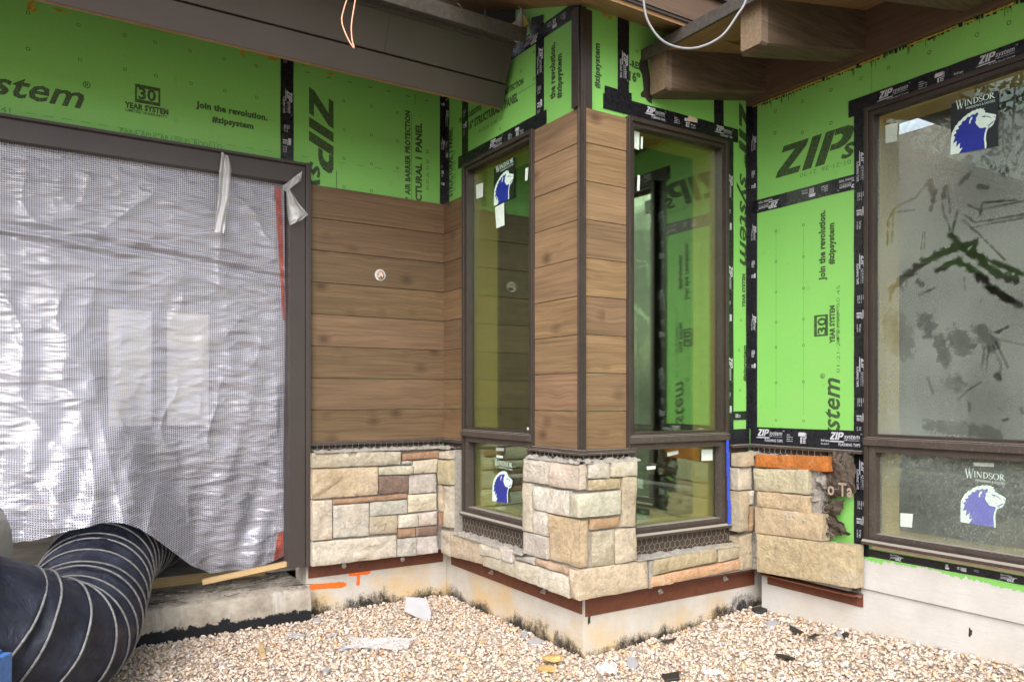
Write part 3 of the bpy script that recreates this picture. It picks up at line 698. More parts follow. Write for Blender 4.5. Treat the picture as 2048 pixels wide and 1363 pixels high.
# yellow foam residue below the left fascia, paper scrap and small marks
rn = random.Random(31)
def blob(w, c, rx, rz, d, name, mat, parent, n=16):
    s, z = pw(w, *c, d); ik = Ink(w, d); pts = []
    for i in range(n): a = 2 * math.pi * i / n; k = rn.uniform(.55, 1.2); pts.append((s + rx * k * math.cos(a), z + rz * k * math.sin(a)))
    ik.poly(pts); return ik.build(name, M[mat], parent)
for px, py, rx, rz in ((63, 12, .03, .05), (268, 45, .06, .012), (288, 52, .05, .014), (335, 62, .03, .02), (486, 103, .02, .05), (520, 106, .05, .02), (545, 116, .06, .022), (120, 22, .05, .01), (660, 148, .04, .01), (610, 132, .03, .008)): blob('A', (px, py), rx, rz, SH + .0012, 'foam_residue', 'foam', pA1 if px < 570 else pA2)
for px, py, rx, rz in ((1210, 30, .03, .02), (1222, 36, .02, .02)): blob('C', (px, py), rx, rz, SH + .0012, 'foam_residue', 'foam', pC1)
blob('C', (1384, 239), .055, .022, SH + .012, 'paper_scrap', 'beige', wallC, 12)
blob('D', (1941, 1264), .012, .028, -.0425, 'drilled_hole', 'caulk', fD, 10)
blob('C', (1178, 1238), .012, .045, -.0545, 'drip_stain', 'caulk', fC, 12)
# ------------------------------------------------------------ eaves: left fascia and gutter
eA = thing('roof_eave', 'long dark brown metal fascia and gutter of the lower left roof', 'roof eave', wp('A', -2, 3.63, .9))
fa = lambda t, p: wp('A', t, p[1], p[0])
m = MB(); m.prism([(.878, 3.645), (.905, 3.632), (.962, 3.775), (.935, 3.79)], fa, -9, -.005); m.build('lower_fascia', M['fascia'], eA, bevel=.003)
m = MB(); m.prism([(.94, 3.784), (.978, 3.779), (1.085, 4.010), (1.05, 4.02)], fa, -9, -.02); m.build('upper_fascia', M['fascia'], eA, bevel=.003)
m = MB(); m.prism([(1.03, 3.985), (1.10, 3.985), (1.108, 3.972), (1.122, 3.972), (1.126, 4.0), (1.20, 4.0), (1.22, 3.962), (1.236, 3.962), (1.262, 4.045), (1.236, 4.05), (1.03, 4.05)], fa, -9, -.03); m.build('gutter', M['gutter'], eA, bevel=.002)
m = MB(); m.prism([(.868, 3.636), (.876, 3.634), (.886, 3.646), (.876, 3.65)], fa, -9, -.006); m.build('trim_edge', M['soffit'], eA)
m = MB(); m.prism([(-.1, 4.12), (.87, 3.70), (1.02, 3.99), (-.1, 4.34)], fa, -9, -.03); m.build('roof_deck', M['ledger'], eA)
for s in (-.93, -3.2): 
    m = MB(); m.prism([(.9785, 3.781), (.9793, 3.781), (1.0853, 4.008), (1.0845, 4.008)], fa, s, s + .004); m.build('joint_seam', M['caulk'], eA)
# ------------------------------------------------------------ upper eave over the corner
eC = thing('roof_eave', 'upper timber lined eave above the corner, with dark metal edge', 'roof eave', wp('C', .3, 3.9, .2))
sf = lambda t: 3.985 - .384 * t
fc = lambda t, p: wp('C', t, p[1], p[0])
for i in range(16):
    t0 = .325 - .14 * (i + 1); t1 = .325 - .14 * i - .004
    m = MB(); m.prism([(t0, sf(t0)), (t1, sf(t1)), (t1, sf(t1) + .02), (t0, sf(t0) + .02)], fc, -.62, 1.02); m.build('soffit_board', M['soffit'], eC, bevel=.002)
m = MB(); m.prism([(.325, 3.852), (.337, 3.845), (.337, 4.02), (.325, 4.02)], fc, -.62, 1.02); m.build('fascia_board', M['soffit'], eC)
m = MB(); m.prism([(.339, 3.868), (.352, 3.868), (.352, 4.06), (.39, 4.06), (.39, 4.25), (.339, 4.25)], fc, -.64, 1.02); m.build('metal_fascia', M['fascia'], eC, bevel=.002)
m = MB(); m.prism([(-1.9, 4.75), (.36, 3.885), (.36, 4.1), (-1.9, 4.95)], fc, -.62, 1.02); m.build('roof_deck', M['ledger'], eC)
m = MB(); m.prism([(-1.9, 4.72), (.32, 3.87), (.36, 4.1), (-1.9, 4.95)], fc, -.655, -.625); m.build('rake_board', M['ledger'], eC)
m = MB(); m.box('C', .88, 1.0, 3.868, 3.95, .353, .356); m.build('bent_flashing', M['fascia'], eC)
# plank in the dark gap
m = MB(); m.box('B', .35, 1.19, 4.115, 4.165, -.02, .02); tag(m.build('lumber_plank', M['jamb'], None), 'yellow lumber plank edge in the dark gap under the upper eave', 'plank')

# ------------------------------------------------------------ right roof: rafters, ledger, soffit, drip edge
eD = thing('roof_eave', 'sloping timber boarded eave of the right roof above the rafter ends', 'roof eave', wp('D', .8, 3.8, .5))
dz = lambda d: -.195 * d
fd = lambda t, p: wp('D', t, p[1], p[0])
for i in range(8):
    d0 = 1.0 - .125 * (i + 1); d1 = 1.0 - .125 * i - .004
    m = MB(); m.prism([(d0, 3.972 + dz(d0)), (d1, 3.972 + dz(d1)), (d1, 3.99 + dz(d1)), (d0, 3.99 + dz(d0))], fd, -.02, 6.0); m.build('soffit_board', M['soffit'], eD, bevel=.002)
m = MB(); m.prism([(.985, 3.768), (1.015, 3.763), (1.015, 3.838), (.985, 3.843)], fd, -.09, 6.0); m.build('drip_edge', M['gutter'], eD, bevel=.003)
m = MB(); m.prism([(-.2, 4.04), (1.01, 3.80), (1.01, 3.84), (-.2, 4.10)], fd, -.08, 6.0); m.build('roof_deck', M['ledger'], eD)
m = MB(); m.box('D', -.02, 6.0, 3.672, 3.965, -.005, .03); m.build('ledger_board', M['ledger'], eD, bevel=.004)
rn = random.Random(2); s = .0
while s < 4:
    m = MB(); L = rn.uniform(.05, .3); m.tube([wp('D', s, 3.668, -.012), wp('D', s + L, 3.668 + rn.uniform(-.003, .003), -.012)], rn.uniform(.003, .007), 6); s += L + rn.uniform(0, .15); m.build('foam_bead', M['foam'], eD)
def rafter(s0, label):
    t = thing('timber_rafter', label, 'rafter', wp('D', s0 + .08, 3.5, .6), 'heavy timber rafters of the right roof')
    s1 = s0 + .185; ch = .03; zb = 3.715; h = .255; E = .955
    def sec(d, c):                              # chamfered section
        b = zb + dz(d)
        return [(s0 + c, b), (s1 - c, b), (s1, b + c), (s1, b + h), (s0, b + h), (s0, b + c)]
    m = MB(); cuts = [(.031, .012), (E - ch, .012), (E, .03)]
    for (d0, c0), (d1, c1) in zip(cuts, cuts[1:]):
        A, B = sec(d0, c0), sec(d1, c1)
        if d1 == E: B = [(q[0] + (.02 if q[0] < s0 + .07 else -.02), q[1] + (.02 if q[1] < zb + dz(E) + .1 else 0)) for q in sec(d1, .012)]
        for i in range(6):
            j = (i + 1) % 6; m.face([wp('D', *A[i], d0), wp('D', *B[i], d1), wp('D', *B[j], d1), wp('D', *A[j], d0)], [(d0, A[i][1] + A[i][0]), (d1, B[i][1] + B[i][0]), (d1, B[j][1] + B[j][0]), (d0, A[j][1] + A[j][0])])
    m.build('rafter_body', M['beam'], t, weld=True)
    m = MB(); Q = [(q[0] + (.02 if q[0] < s0 + .07 else -.02), q[1] + (.02 if q[1] < zb + dz(E) + .1 else 0)) for q in sec(E, .012)]
    m.face([wp('D', *q, E) for q in Q], [(q[0] * .3, q[1]) for q in Q]); m.face([wp('D', *q, E - .004) for q in reversed(Q)])
    m.build('end_grain', M['end_grain'], t)
    return t
rafter(-.029, 'short weathered timber rafter tight against the green front wall'); rafter(.715, 'weathered timber rafter with cracked end at top centre right'); rafter(1.475, 'timber rafter whose underside shows at the top right corner of the photo')

# ------------------------------------------------------------ board cladding
BR = (.198, .126, .070)
def boards(parent, w, s0, s1, z0, n, d0=-.024, d1=0.0, h=.2335, baked_light=1.0, seed=0, top=None):
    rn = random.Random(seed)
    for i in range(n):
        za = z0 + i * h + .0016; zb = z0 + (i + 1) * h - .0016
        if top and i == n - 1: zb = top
        k = baked_light * rn.uniform(.85, 1.16); j = rn.uniform(-.0012, .0012)
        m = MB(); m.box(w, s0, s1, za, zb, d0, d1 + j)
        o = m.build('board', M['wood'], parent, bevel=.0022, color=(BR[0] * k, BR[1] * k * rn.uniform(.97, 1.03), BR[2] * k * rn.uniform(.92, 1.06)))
clA = thing('board_cladding', 'brown stained board cladding between the doorway and the narrow window', 'cladding', wp('A', -.5, 1.27, 0))
boards(clA, 'A', -1.09, .020, 1.277, 8, baked_light=.80, seed=1, top=3.15); boards(clA, 'B', .001, .325, 1.277, 8, d1=-.001, baked_light=.80, seed=2, top=3.15)  # board colour darkened for the shade on this side
for w, a, b in (('A', -1.09, -.002), ('B', -.001, .335)):
    m = MB(); m.box(w, a, b, 1.250, 1.2765, -.026, .022); m.build('base_flashing', M['dusty'], clA, bevel=.002)
clC = thing('board_cladding', 'brown board clad corner column with dark metal corner trim', 'cladding', wp('C', .05, 1.25, 0))
boards(clC, 'B', 1.300, LB - .026, 1.284, 9, baked_light=1.10, seed=3, top=3.365); boards(clC, 'C', .026, .356, 1.284, 9, baked_light=1.08, seed=4, top=3.362)  # same wood, colour brightened for the stronger light on the column
m = MB()                                                              # corner profile: two flanges and a nosing
c2 = lambda p, z: Vector((P2[0] + p[0] * U[0] + p[1] * W[0], P2[1] + p[0] * U[1] + p[1] * W[1], z))     # p = (along U, along W)
prof = [(-.012, -.026), (-.012, -.014), (-.008, -.012), (-.008, -.004), (-.012, -.001), (-.012, .012), (.001, .012), (.004, .008), (.012, .008), (.014, .012), (.026, .012), (.026, 0.0), (.004, 0.0), (0.0, -.004), (0.0, -.026)]
m.prism(prof, lambda t, p: c2(p, t), 1.262, 3.965); m.build('corner_trim', M['bronze'], clC)
m = MB(); m.prism([(-.0235, -.07), (-.019, -.07), (-.019, .0), (.07, .019), (.07, .0235), (-.0235, .0235)][:3] + [(-.0235, .0)], lambda t, p: c2((p[0] + .0, p[1]), t), 3.366, 3.965); 
m.box('B', LB - .085, LB - .004, 3.367, 3.965, -.028, -.004); m.box('C', .004, .085, 3.364, 3.965, -.028, -.004); m.build('trim_flange', M['bronze'], clC)
m = MB(); m.box('B', 1.287, 1.2985, 1.27, 3.37, -.026, .008); m.build('edge_trim', M['bronze'], clC, bevel=.002)
m = MB(); m.box('C', .3575, .369, 1.27, 3.37, -.026, .008); m.build('edge_trim', M['bronze'], clC, bevel=.002)
m = MB(); m.box('B', 1.25, LB + .03, 1.249, 1.2835, -.026, .022); m.box('B', 1.25, LB + .03, 1.249, 1.263, .022, .032); m.box('C', -.03, .40, 1.2492, 1.2832, -.026, .0225); m.box('C', -.032, .40, 1.2492, 1.2632, .0225, .0325); m.build('base_flashing', M['dusty'], clC, bevel=.0025)
m = MB(); m.box('D', -.02, .865, 1.252, 1.272, -.022, .028); m.box('C', 1.30, 1.50, 1.2522, 1.2722, -.022, .0282)
tag(m.build('base_flashing', M['dusty'], None, bevel=.003), 'dark metal flashing strip under the black tape, over the broken stonework', 'flashing')
# outlet hole in cladding with curled wire
hc = pw('A', 760, 550); t = thing('wall_outlet_hole', 'small round white cable hole with orange wire in the left cladding', 'cable hole', wp('A', hc[0], hc[1], 0))
m = MB(); m.tube([wp('A', *hc, .0015), wp('A', *hc, .004)], .044, 24); m.build('white_cover', M['white_plastic'], t)
m = MB(); m.tube([wp('A', hc[0] + .026 * math.cos(a) * (1 - .3 * (k % 2)), hc[1] + .03 * math.sin(a), .008 + .006 * math.sin(a * 3)) for k, a in enumerate(np.linspace(.5, 9, 22))], .0042, 6); m.build('orange_wire', M['copper'], t)
m = MB(); m.tube([wp('A', hc[0] - .012 + .008 * i, hc[1] - .03 + .012 * (i % 3), .010) for i in range(6)], .004, 6); m.build('dark_wire', M['caulk'], t)
# ------------------------------------------------------------ windows
def ring(m, w, s0, s1, z0, z1, t, d0, d1, tb=None):
    tb = t if tb is None else tb
    m.box(w, s0, s0 + t, z0, z1, d0, d1); m.box(w, s1 - t, s1, z0, z1, d0, d1)
    m.box(w, s0 + t, s1 - t, z1 - t, z1, d0, d1 - .0006); m.box(w, s0 + t, s1 - t, z0, z0 + tb, d0, d1 - .0006)
def window(name, label, w, s0, s1, sill=.722, mull=1.352, head=3.376, fw=.05, face=.022, jamb=.16):
    t = thing(name, label, 'window', wp(w, (s0 + s1) / 2, sill, 0))
    m = MB(); ring(m, w, s0, s1, sill, head, fw * .55, -.056, face); m.build('outer_frame', M['bronze'], t, bevel=.0025)
    m = MB(); ring(m, w, s0 + fw * .55, s1 - fw * .55, mull, head - fw * .55, fw * .55, -.056, face - .016); m.build('upper_sash', M['bronze'], t, bevel=.002)
    m = MB(); m.box(w, s0 + .002, s1 - .002, mull - .042, mull, -.10, face + .012); m.box(w, s0 + .01, s1 - .01, mull, mull + .009, -.10, face + .002); m.build('transom_bar', M['dusty'], t, bevel=.003)
    m = MB(); ring(m, w, s0 + fw * .55, s1 - fw * .55, sill + .012, mull - .042, .042, -.056, face - .012); m.build('lower_sash', M['dusty'], t, bevel=.002)
    m = MB(); m.prism([(-.1, sill - .012), (face + .016, sill - .016), (face + .020, sill + .002), (face + .004, sill + .014), (-.1, sill + .016)], lambda a, p: wp(w, a, p[1], p[0]), s0 - .004, s1 + .004); m.build('sill', M['dusty'], t, bevel=.002)
    g = -.045
    m = MB(); m.box(w, s0 + fw, s1 - fw, mull + .02, head - fw, g - .006, g); up = m.build('pane', M['glass'], t)
    m = MB(); m.box(w, s0 + fw, s1 - fw, sill + .045, mull - .075, g - .006, g); lo = m.build('pane', M['glass'], t)
    for a, b, z0, z1 in ((s0 + .030, s0 + .060, sill, head), (s1 - .060, s1 - .030, sill, head)):
        m = MB(); m.box(w, a, b, z0, z1, -.10 - jamb, -.057); m.build('wood_jamb', M['jamb'], t)
    m = MB(); m.box(w, s0 + .060, s1 - .060, head - .062, head - .028, -.10 - jamb, -.057); m.build('wood_head', M['jamb'], t)
    m = MB(); m.box(w, s0 + .060, s1 - .060, sill + .018, sill + .046, -.10 - jamb, -.057); m.build('wood_stool', M['jamb'], t)
    # pale nail spots on the jambs
    m = MB(); rn = random.Random(len(label))
    for sd, s in ((1, s0 + .061), (-1, s1 - .061)):
        z = sill + .15
        while z < head - .1:
            for dd in (-.11, -.17):
                c = wp(w, s + sd * .0005, z + rn.uniform(-.02, .02), dd + rn.uniform(-.012, .012)); q = wp(w, s + sd * .002, 0, 0) - wp(w, s, 0, 0)
                m.tube([c, c + q], rn.uniform(.006, .010), 7)
            z += rn.uniform(.17, .26)
    m.build('filled_nail_spots', M['label_white'], t)
    return t, up, lo
wB, wBu, wBl = window('window', 'narrow tall window left of the clad column, reflecting the left cladding', 'B', .338, 1.296)
wC, wCu, wCl = window('window', 'tall window right of the clad column, reflecting green sheathing', 'C', .362, 1.268)
wD, wDu, wDl = window('window', 'largest window on the right, fogged glass with finger smears', 'D', .880, 2.62)
def tags(pane, w, quads, d=-.0438):
    for q in quads:
        P = [pw(w, *p, d) for p in q]; m = MB()
        m.face([wp(w, *p, d + .0008) for p in P], P); m.face([wp(w, *p, d + .0002) for p in reversed(P)], P[::-1])
        for i in range(4): j = (i + 1) % 4; m.face([wp(w, *P[i], d + .0002), wp(w, *P[j], d + .0002), wp(w, *P[j], d + .0008), wp(w, *P[i], d + .0008)])
        m.build('paper_tag', M['label_white'], pane)
tags(wBu, 'B', [((952, 370), (966, 365), (966, 393), (953, 398)), ((1051, 337), (1057, 334), (1055, 360), (1050, 362)), ((990, 415), (1008, 405), (1009, 450), (993, 457)), ((1054, 854), (1066, 855), (1066, 860), (1054, 859))])
tags(wBl, 'B', [((992, 894), (1008, 895), (1008, 901), (992, 901)), ((993, 909), (1006, 911), (1006, 916), (993, 914)), ((1052, 912), (1065, 912), (1065, 918), (1052, 917))])
tags(wCu, 'C', [((1262, 259), (1279, 265), (1278, 300), (1261, 294)), ((1282, 273), (1286, 274), (1285, 298), (1281, 297)), ((1275, 350), (1280, 351), (1279, 381), (1274, 382))])
tags(wCl, 'C', [((1334, 904), (1356, 900), (1357, 907), (1335, 912)), ((1293, 932), (1311, 931), (1311, 937), (1294, 939)), ((1403, 898), (1425, 898), (1425, 920), (1403, 921))])
tags(wDu, 'D', [((1771, 251), (1796, 245), (1794, 282), (1771, 287))])
tags(wDl, 'D', [((1947, 924), (1988, 925), (1988, 933), (1947, 931)), ((1801, 1025), (1826, 1027), (1824, 1054), (1801, 1052))])

# stickers: drawn in a unit box ------------------------------------------------
SIL = [(0, 0), (.005, .30), (.02, .42), (.07, .50), (.10, .55), (.13, .56), (.17, .615), (.22, .63), (.27, .675), (.33, .70), (.37, .725), (.42, .73), (.47, .755), (.53, .75), (.56, .77), (.60, .755), (.65, .765), (.67, .74), (.72, .745), (.70, .715), (.74, .70), (.73, .66), (.77, .65), (.83, .625), (.90, .60), (.955, .575), (.965, .54), (.945, .52), (.955, .49), (.93, .465), (.925, .44), (.90, .40), (.86, .375), (.80, .355), (.775, .31), (.76, .24), (.755, .16), (.77, .08), (.765, 0)]
MANE = [(.19, .0), (.27, .095), (.20, .085), (.21, .20), (.12, .13), (.14, .25), (.05, .21), (.10, .33), (.06, .37), (.13, .41), (.10, .45), (.18, .48), (.16, .52), (.23, .55), (.25, .60), (.32, .61), (.36, .66), (.42, .655), (.47, .69), (.52, .67), (.56, .70), (.60, .68), (.58, .64), (.545, .60), (.55, .55), (.53, .52), (.56, .47), (.60, .43), (.62, .40), (.68, .385), (.74, .39), (.765, .37), (.73, .28), (.715, .18), (.73, .08), (.735, 0)]
EAR = [(.40, .52), (.405, .58), (.43, .625), (.47, .645), (.465, .60), (.435, .575), (.43, .53)]
LINES = [[(.66, .605), (.72, .60), (.76, .585), (.72, .575), (.68, .59)], [(.70, .615), (.78, .585), (.84, .56), (.88, .52), (.82, .555), (.77, .575)], [(.93, .47), (.88, .455), (.82, .42), (.77, .415), (.82, .40), (.89, .435)], [(.955, .545), (.90, .545), (.93, .53)], [(.84, .40), (.79, .375), (.82, .372)]]
def stroke(pts, w0, w1=None):
    "polygon strips along a polyline with changing width"
    w1 = w0 if w1 is None else w1; out = []; n = len(pts)
    for i in range(n - 1):
        a, b = pts[i], pts[i + 1]; L = math.dist(a, b) or 1; f = (-(b[1] - a[1]) / L, (b[0] - a[0]) / L)
        wa = w0 + (w1 - w0) * i / (n - 1); wb = w0 + (w1 - w0) * (i + 1) / (n - 1)
        out.append([(a[0] + f[0] * wa, a[1] + f[1] * wa), (b[0] + f[0] * wb, b[1] + f[1] * wb), (b[0] - f[0] * wb, b[1] - f[1] * wb), (a[0] - f[0] * wa, a[1] - f[1] * wa)])
    return out
def bowl(cx, cy, rx, ry, a0, a1, thin, thick, n=18):
    P = []
    for i in range(n):
        t0 = a0 + (a1 - a0) * i / n; t1 = a0 + (a1 - a0) * (i + 1) / n; q = []
        for t, sg in ((t0, 1), (t1, 1), (t1, -1), (t0, -1)):
            w = thin + (thick - thin) * abs(math.cos(t)); q.append((cx + (rx + sg * w) * math.cos(t), cy + (ry + sg * w * .8) * math.sin(t)))
        P.append(q)
    return P
def serif_word():
    "WINDSOR in thick and thin serif capitals, height 1 (W taller)"
    G = []; tk, tn = .075, .03
    def bar(x0, x1, y): G.append([(x0, y - .022), (x1, y - .022), (x1, y + .022), (x0, y + .022)])
    def st(a, b, w): G.extend(stroke([a, b], w))
    x = 0; h = 1.28                                   # W
    st((x + .12, h), (x + .42, -.28), tk); st((x + .42, -.28), (x + .72, h * .98), tn); st((x + .60, h), (x + .90, -.28), tk); st((x + .90, -.28), (x + 1.25, h), tn)
    bar(x, x + .30, h); bar(x + .50, x + .75, h); bar(x + 1.12, x + 1.36, h)
    x = 1.42; st((x + .1, 0), (x + .1, 1), tk); bar(x, x + .22, 0); bar(x, x + .22, 1)                                             # I
    x = 1.78; st((x + .1, 0), (x + .1, 1), tn); st((x + .1, 1), (x + .70, 0), tk); st((x + .72, 0), (x + .72, 1), tn); bar(x, x + .2, 0); bar(x - .02, x + .2, 1); bar(x + .6, x + .84, 1)      # N
    x = 2.78; st((x + .1, 0), (x + .1, 1), tk); G.extend(bowl(x + .12, .5, .56, .47, -math.pi / 2, math.pi / 2, tn, tk)); bar(x, x + .3, 0); bar(x, x + .3, 1)                  # D
    x = 3.62; G.extend(bowl(x + .26, .74, .2, .235, R(30), R(250), tn, tk * .8)); G.extend(bowl(x + .27, .25, .23, .235, R(70), R(-150), tn, tk * .8)); G.extend(stroke([(x + .17, .54), (x + .36, .44)], tk * .8)); st((x + .46, .74), (x + .46, .98), .02); st((x + .04, .02), (x + .04, .28), .02)   # S
    x = 4.22; G.extend(bowl(x + .45, .5, .40, .48, 0, 2 * math.pi, tn, tk, 28))                                                       # O
    x = 5.22; st((x + .1, 0), (x + .1, 1), tk); G.extend(bowl(x + .12, .74, .38, .24, -math.pi / 2, math.pi / 2, tn, tk)); st((x + .22, .5), (x + .68, 0), tk); bar(x, x + .22, 0); bar(x, x + .3, 1); bar(x + .55, x + .80, 0)   # R
    return G, 6.02
def sticker(w, corners, label, faded=False, d=-.0436, dark=True):
    "corners: pixel positions TL, TR, BR, BL of the sticker on the pane"
    TL, TR, BR_, BL = [pw(w, *p, d) for p in corners]
    def q(u, v): return tuple((1 - v) * ((1 - u) * BL[i] + u * BR_[i]) + v * ((1 - u) * TL[i] + u * TR[i]) for i in (0, 1))
    c = q(.5, 0); t = thing('window_sticker', label, 'sticker', wp(w, c[0], c[1], d), 'lion head stickers on the window panes')
    def flat(name, polys, mat, dd, parent):
        ik = Ink(w, d + dd)
        for P in polys: ik.poly([q(*p) for p in P])
        return ik.build(name, mat, parent)
    if dark:
        m = MB(); P = [q(0, 0), q(1, 0), q(1, 1), q(0, 1)]
        m.face([wp(w, *p, d + .0006) for p in P], P); m.face([wp(w, *p, d) for p in reversed(P)], P[::-1])
        for i in range(4): j = (i + 1) % 4; m.face([wp(w, *P[i], d), wp(w, *P[j], d), wp(w, *P[j], d + .0006), wp(w, *P[i], d + .0006)])
        m.build('sticker_film', M['sticker_dark'], t)
    e = flat('lion_emblem', [SIL], M['sticker_pale'], .0011, t)
    flat('mane', [MANE], M['sticker_blue_faded' if faded else 'sticker_blue'], .0016, e); flat('face_lines', LINES, M['sticker_blue'], .0018, e); flat('ear', [EAR], M['sticker_pale'], .0020, e)
    G, L = serif_word(); k = .84 / L
    flat('lettering', [[(.10 + x * k, .885 + y * k * .80) for x, y in P] for P in G], M['sticker_pale'], .0012, t)
    v, fc = glyphs('WINDOWS & DOORS', .0, 0); s_ = .62 / v[:, 0].max(); ik = Ink(w, d + .0013)
    ik.v = [q(.32 + x * s_, .812 + y * s_ * .95) for x, y in v]; ik.f = [list(z) for z in fc]; ik.build('small_lettering', M['sticker_pale'], t)
    return t
sticker('B', ((988, 338), (1030, 313), (1028, 394), (988, 412)), 'dark sticker with blue lion in the upper pane of the narrow window')
sticker('B', ((985, 917), (1028, 926), (1026, 1006), (985, 1001)), 'blue lion sticker in the lower pane of the narrow window', dark=False)
sticker('D', ((1903, 208), (1996, 181), (1996, 292), (1901, 310)), 'large dark sticker with blue lion in the upper right window pane', d=-.0392)
sticker('D', ((1921, 938), (2017, 949), (2014, 1058), (1921, 1043)), 'faded blue lion sticker in the wet lower right window pane', faded=True, dark=False)

# condensation with wiped strokes, a real film just behind the outer pane
def seg_d(P, a, b):
    a = np.array(a); b = np.array(b); ab = b - a; t = np.clip(((P - a) @ ab) / max(ab @ ab, 1e-9), 0, 1)
    return np.linalg.norm(P - (a + t[..., None] * ab), axis=-1)
def fog(name, pane, w, s0, s1, z0, z1, n, mm, strokes, base, d=-.0402, drops=False, fade=None):
    S, Z = np.meshgrid(np.linspace(s0, s1, n), np.linspace(z0, z1, mm)); G = np.stack([S, Z], -1)
    A = np.full(S.shape, base)
    wob = np.array([[noise.noise(Vector((s * 30, z * 30, 0))) for s in S[0]] for z in Z[:, 0]]); big = np.array([[noise.noise(Vector((s * 2.2, z * 2.2, 4))) for s in S[0]] for z in Z[:, 0]])
    wob2 = np.array([[noise.noise(Vector((s * 85, z * 85, 9))) for s in S[0]] for z in Z[:, 0]])
    A = A * (1 + .5 * big)
    for pts, r, k in strokes:
        P = [pw(w, *p, d) for p in pts]; D = np.min([seg_d(G, P[i], P[i + 1]) for i in range(len(P) - 1)], 0) if len(P) > 1 else np.linalg.norm(G - np.array(P[0]), axis=-1)
        e = np.clip((r * (.95 + .6 * wob + .35 * wob2) - D) / (.006 + .25 * r), 0, 1); A = A * (1 - e * min(1, k * 1.12) * (.92 + .15 * big))
    if fade is not None: A = A * fade(S, Z)
    if drops: A = A * (.8 + .5 * wob2 + .25 * wob)
    o, u, nv = WALL[w]
    P = np.stack([o[0] + S * u[0] + d * nv[0], o[1] + S * u[1] + d * nv[1], Z], -1)
    return grid_obj(name, P, M['fog'], pane, attrs={'fog': np.clip(A, 0, 1)}, smooth=False)
ST = []
def sk(r, k, *pts): ST.append((pts, r, k))
sk(.030, .9, (1783, 578), (1812, 552), (1850, 522), (1900, 498), (1950, 486)); sk(.014, .8, (1786, 580), (1780, 600)); sk(.010, .8, (1800, 566), (1806, 580)); sk(.010, .8, (1815, 552), (1812, 572))
sk(.022, .95, (1900, 470), (1930, 500), (1975, 520), (2048, 548)); sk(.026, .95, (1875, 540), (1915, 520), (1950, 545), (2000, 590), (2040, 610)); sk(.03, .95, (1960, 550), (1990, 585), (2020, 600)); sk(.03, .9, (1940, 500), (1980, 540), (2030, 560))
sk(.008, .9, (1884, 390), (1886, 420), (1900, 460), (1935, 510)); sk(.008, .9, (1895, 375), (1900, 425)); sk(.010, .9, (1915, 420), (1904, 470)); sk(.008, .9, (1925, 440), (1960, 470), (2010, 520))
sk(.008, .9, (1930, 430), (1950, 445), (2010, 435), (2048, 428)); sk(.008, .9, (1935, 410), (1960, 420), (2005, 410), (2048, 402)); sk(.010, .9, (1960, 430), (1965, 405), (2030, 400)); sk(.007, .9, (1940, 455), (1990, 445), (2048, 436))
sk(.010, .85, (1775, 490), (1776, 440), (1790, 415), (1830, 395), (1860, 360)); sk(.008, .8, (1784, 485), (1786, 425), (1828, 420)); sk(.022, .7, (1860, 360), (1866, 400)); sk(.014, .8, (1872, 380), (1862, 420)); sk(.020, .8, (1886, 395), (1890, 375))
sk(.012, .85, (1980, 330), (2010, 350), (2015, 330)); sk(.018, .7, (1940, 345), (1920, 370)); sk(.020, .7, (1958, 372), (1972, 375)); sk(.006, .9, (1846, 465), (1842, 500)); sk(.006, .9, (1850, 465), (1848, 498)); sk(.010, .8, (1838, 590), (1870, 575)); sk(.020, .75, (1835, 562), (1845, 570)); sk(.006, .9, (1928, 555), (1930, 580)); sk(.006, .9, (1965, 595), (1960, 605))
sk(.060, .7, (1852, 640), (1855, 655)); sk(.075, .65, (1915, 675), (1925, 690)); sk(.05, .65, (1880, 680), (1890, 720)); sk(.07, .5, (1800, 650), (1810, 700)); sk(.05, .55, (1960, 660), (1985, 690)); sk(.012, .8, (1990, 665), (2015, 655)); sk(.008, .85, (1970, 690), (1963, 740)); sk(.008, .85, (1978, 690), (1972, 740)); sk(.008, .85, (1985, 690), (2002, 730), (2000, 760)); sk(.008, .85, (1990, 680), (2016, 735)); sk(.025, .75, (1995, 750), (1998, 755)); sk(.006, .8, (1985, 675), (2048, 690)); sk(.012, .8, (1855, 755), (1865, 785)); sk(.05, .5, (1900, 760), (1912, 770)); sk(.010, .7, (1915, 800), (1935, 780), (1960, 765)); sk(.012, .7, (1938, 805), (1938, 820)); sk(.018, .7, (1930, 770), (1920, 760))
sk(.0045, .85, (2002, 820), (1993, 812), (1980, 798), (1976, 790), (1979, 783), (1988, 783), (1996, 792)); sk(.0045, .85, (2002, 820), (2010, 805), (2015, 795), (2010, 788), (2000, 790), (1996, 792)); sk(.012, .8, (2006, 840), (2014, 838)); sk(.01, .8, (2042, 815), (2044, 825))
sk(.05, .5, (1860, 850), (1990, 868)); sk(.06, .45, (1780, 640), (1785, 690))
fog('condensation', wDu, 'D', .935, 2.565, 1.375, 3.32, 330, 390, ST, .44, fade=lambda S, Z: np.clip((3.27 - .16 * (S - .95) - Z) / .10 + .10 , .12, 1) * (1 - .25 * np.clip((Z - 1.4) / 1.6, 0, 1)))
sk2 = [(((1950, 1000), (1975, 1030)), .05, .2)]
fog('condensation', wDl, 'D', .935, 2.565, .76, 1.275, 330, 110, sk2, .34, drops=True)

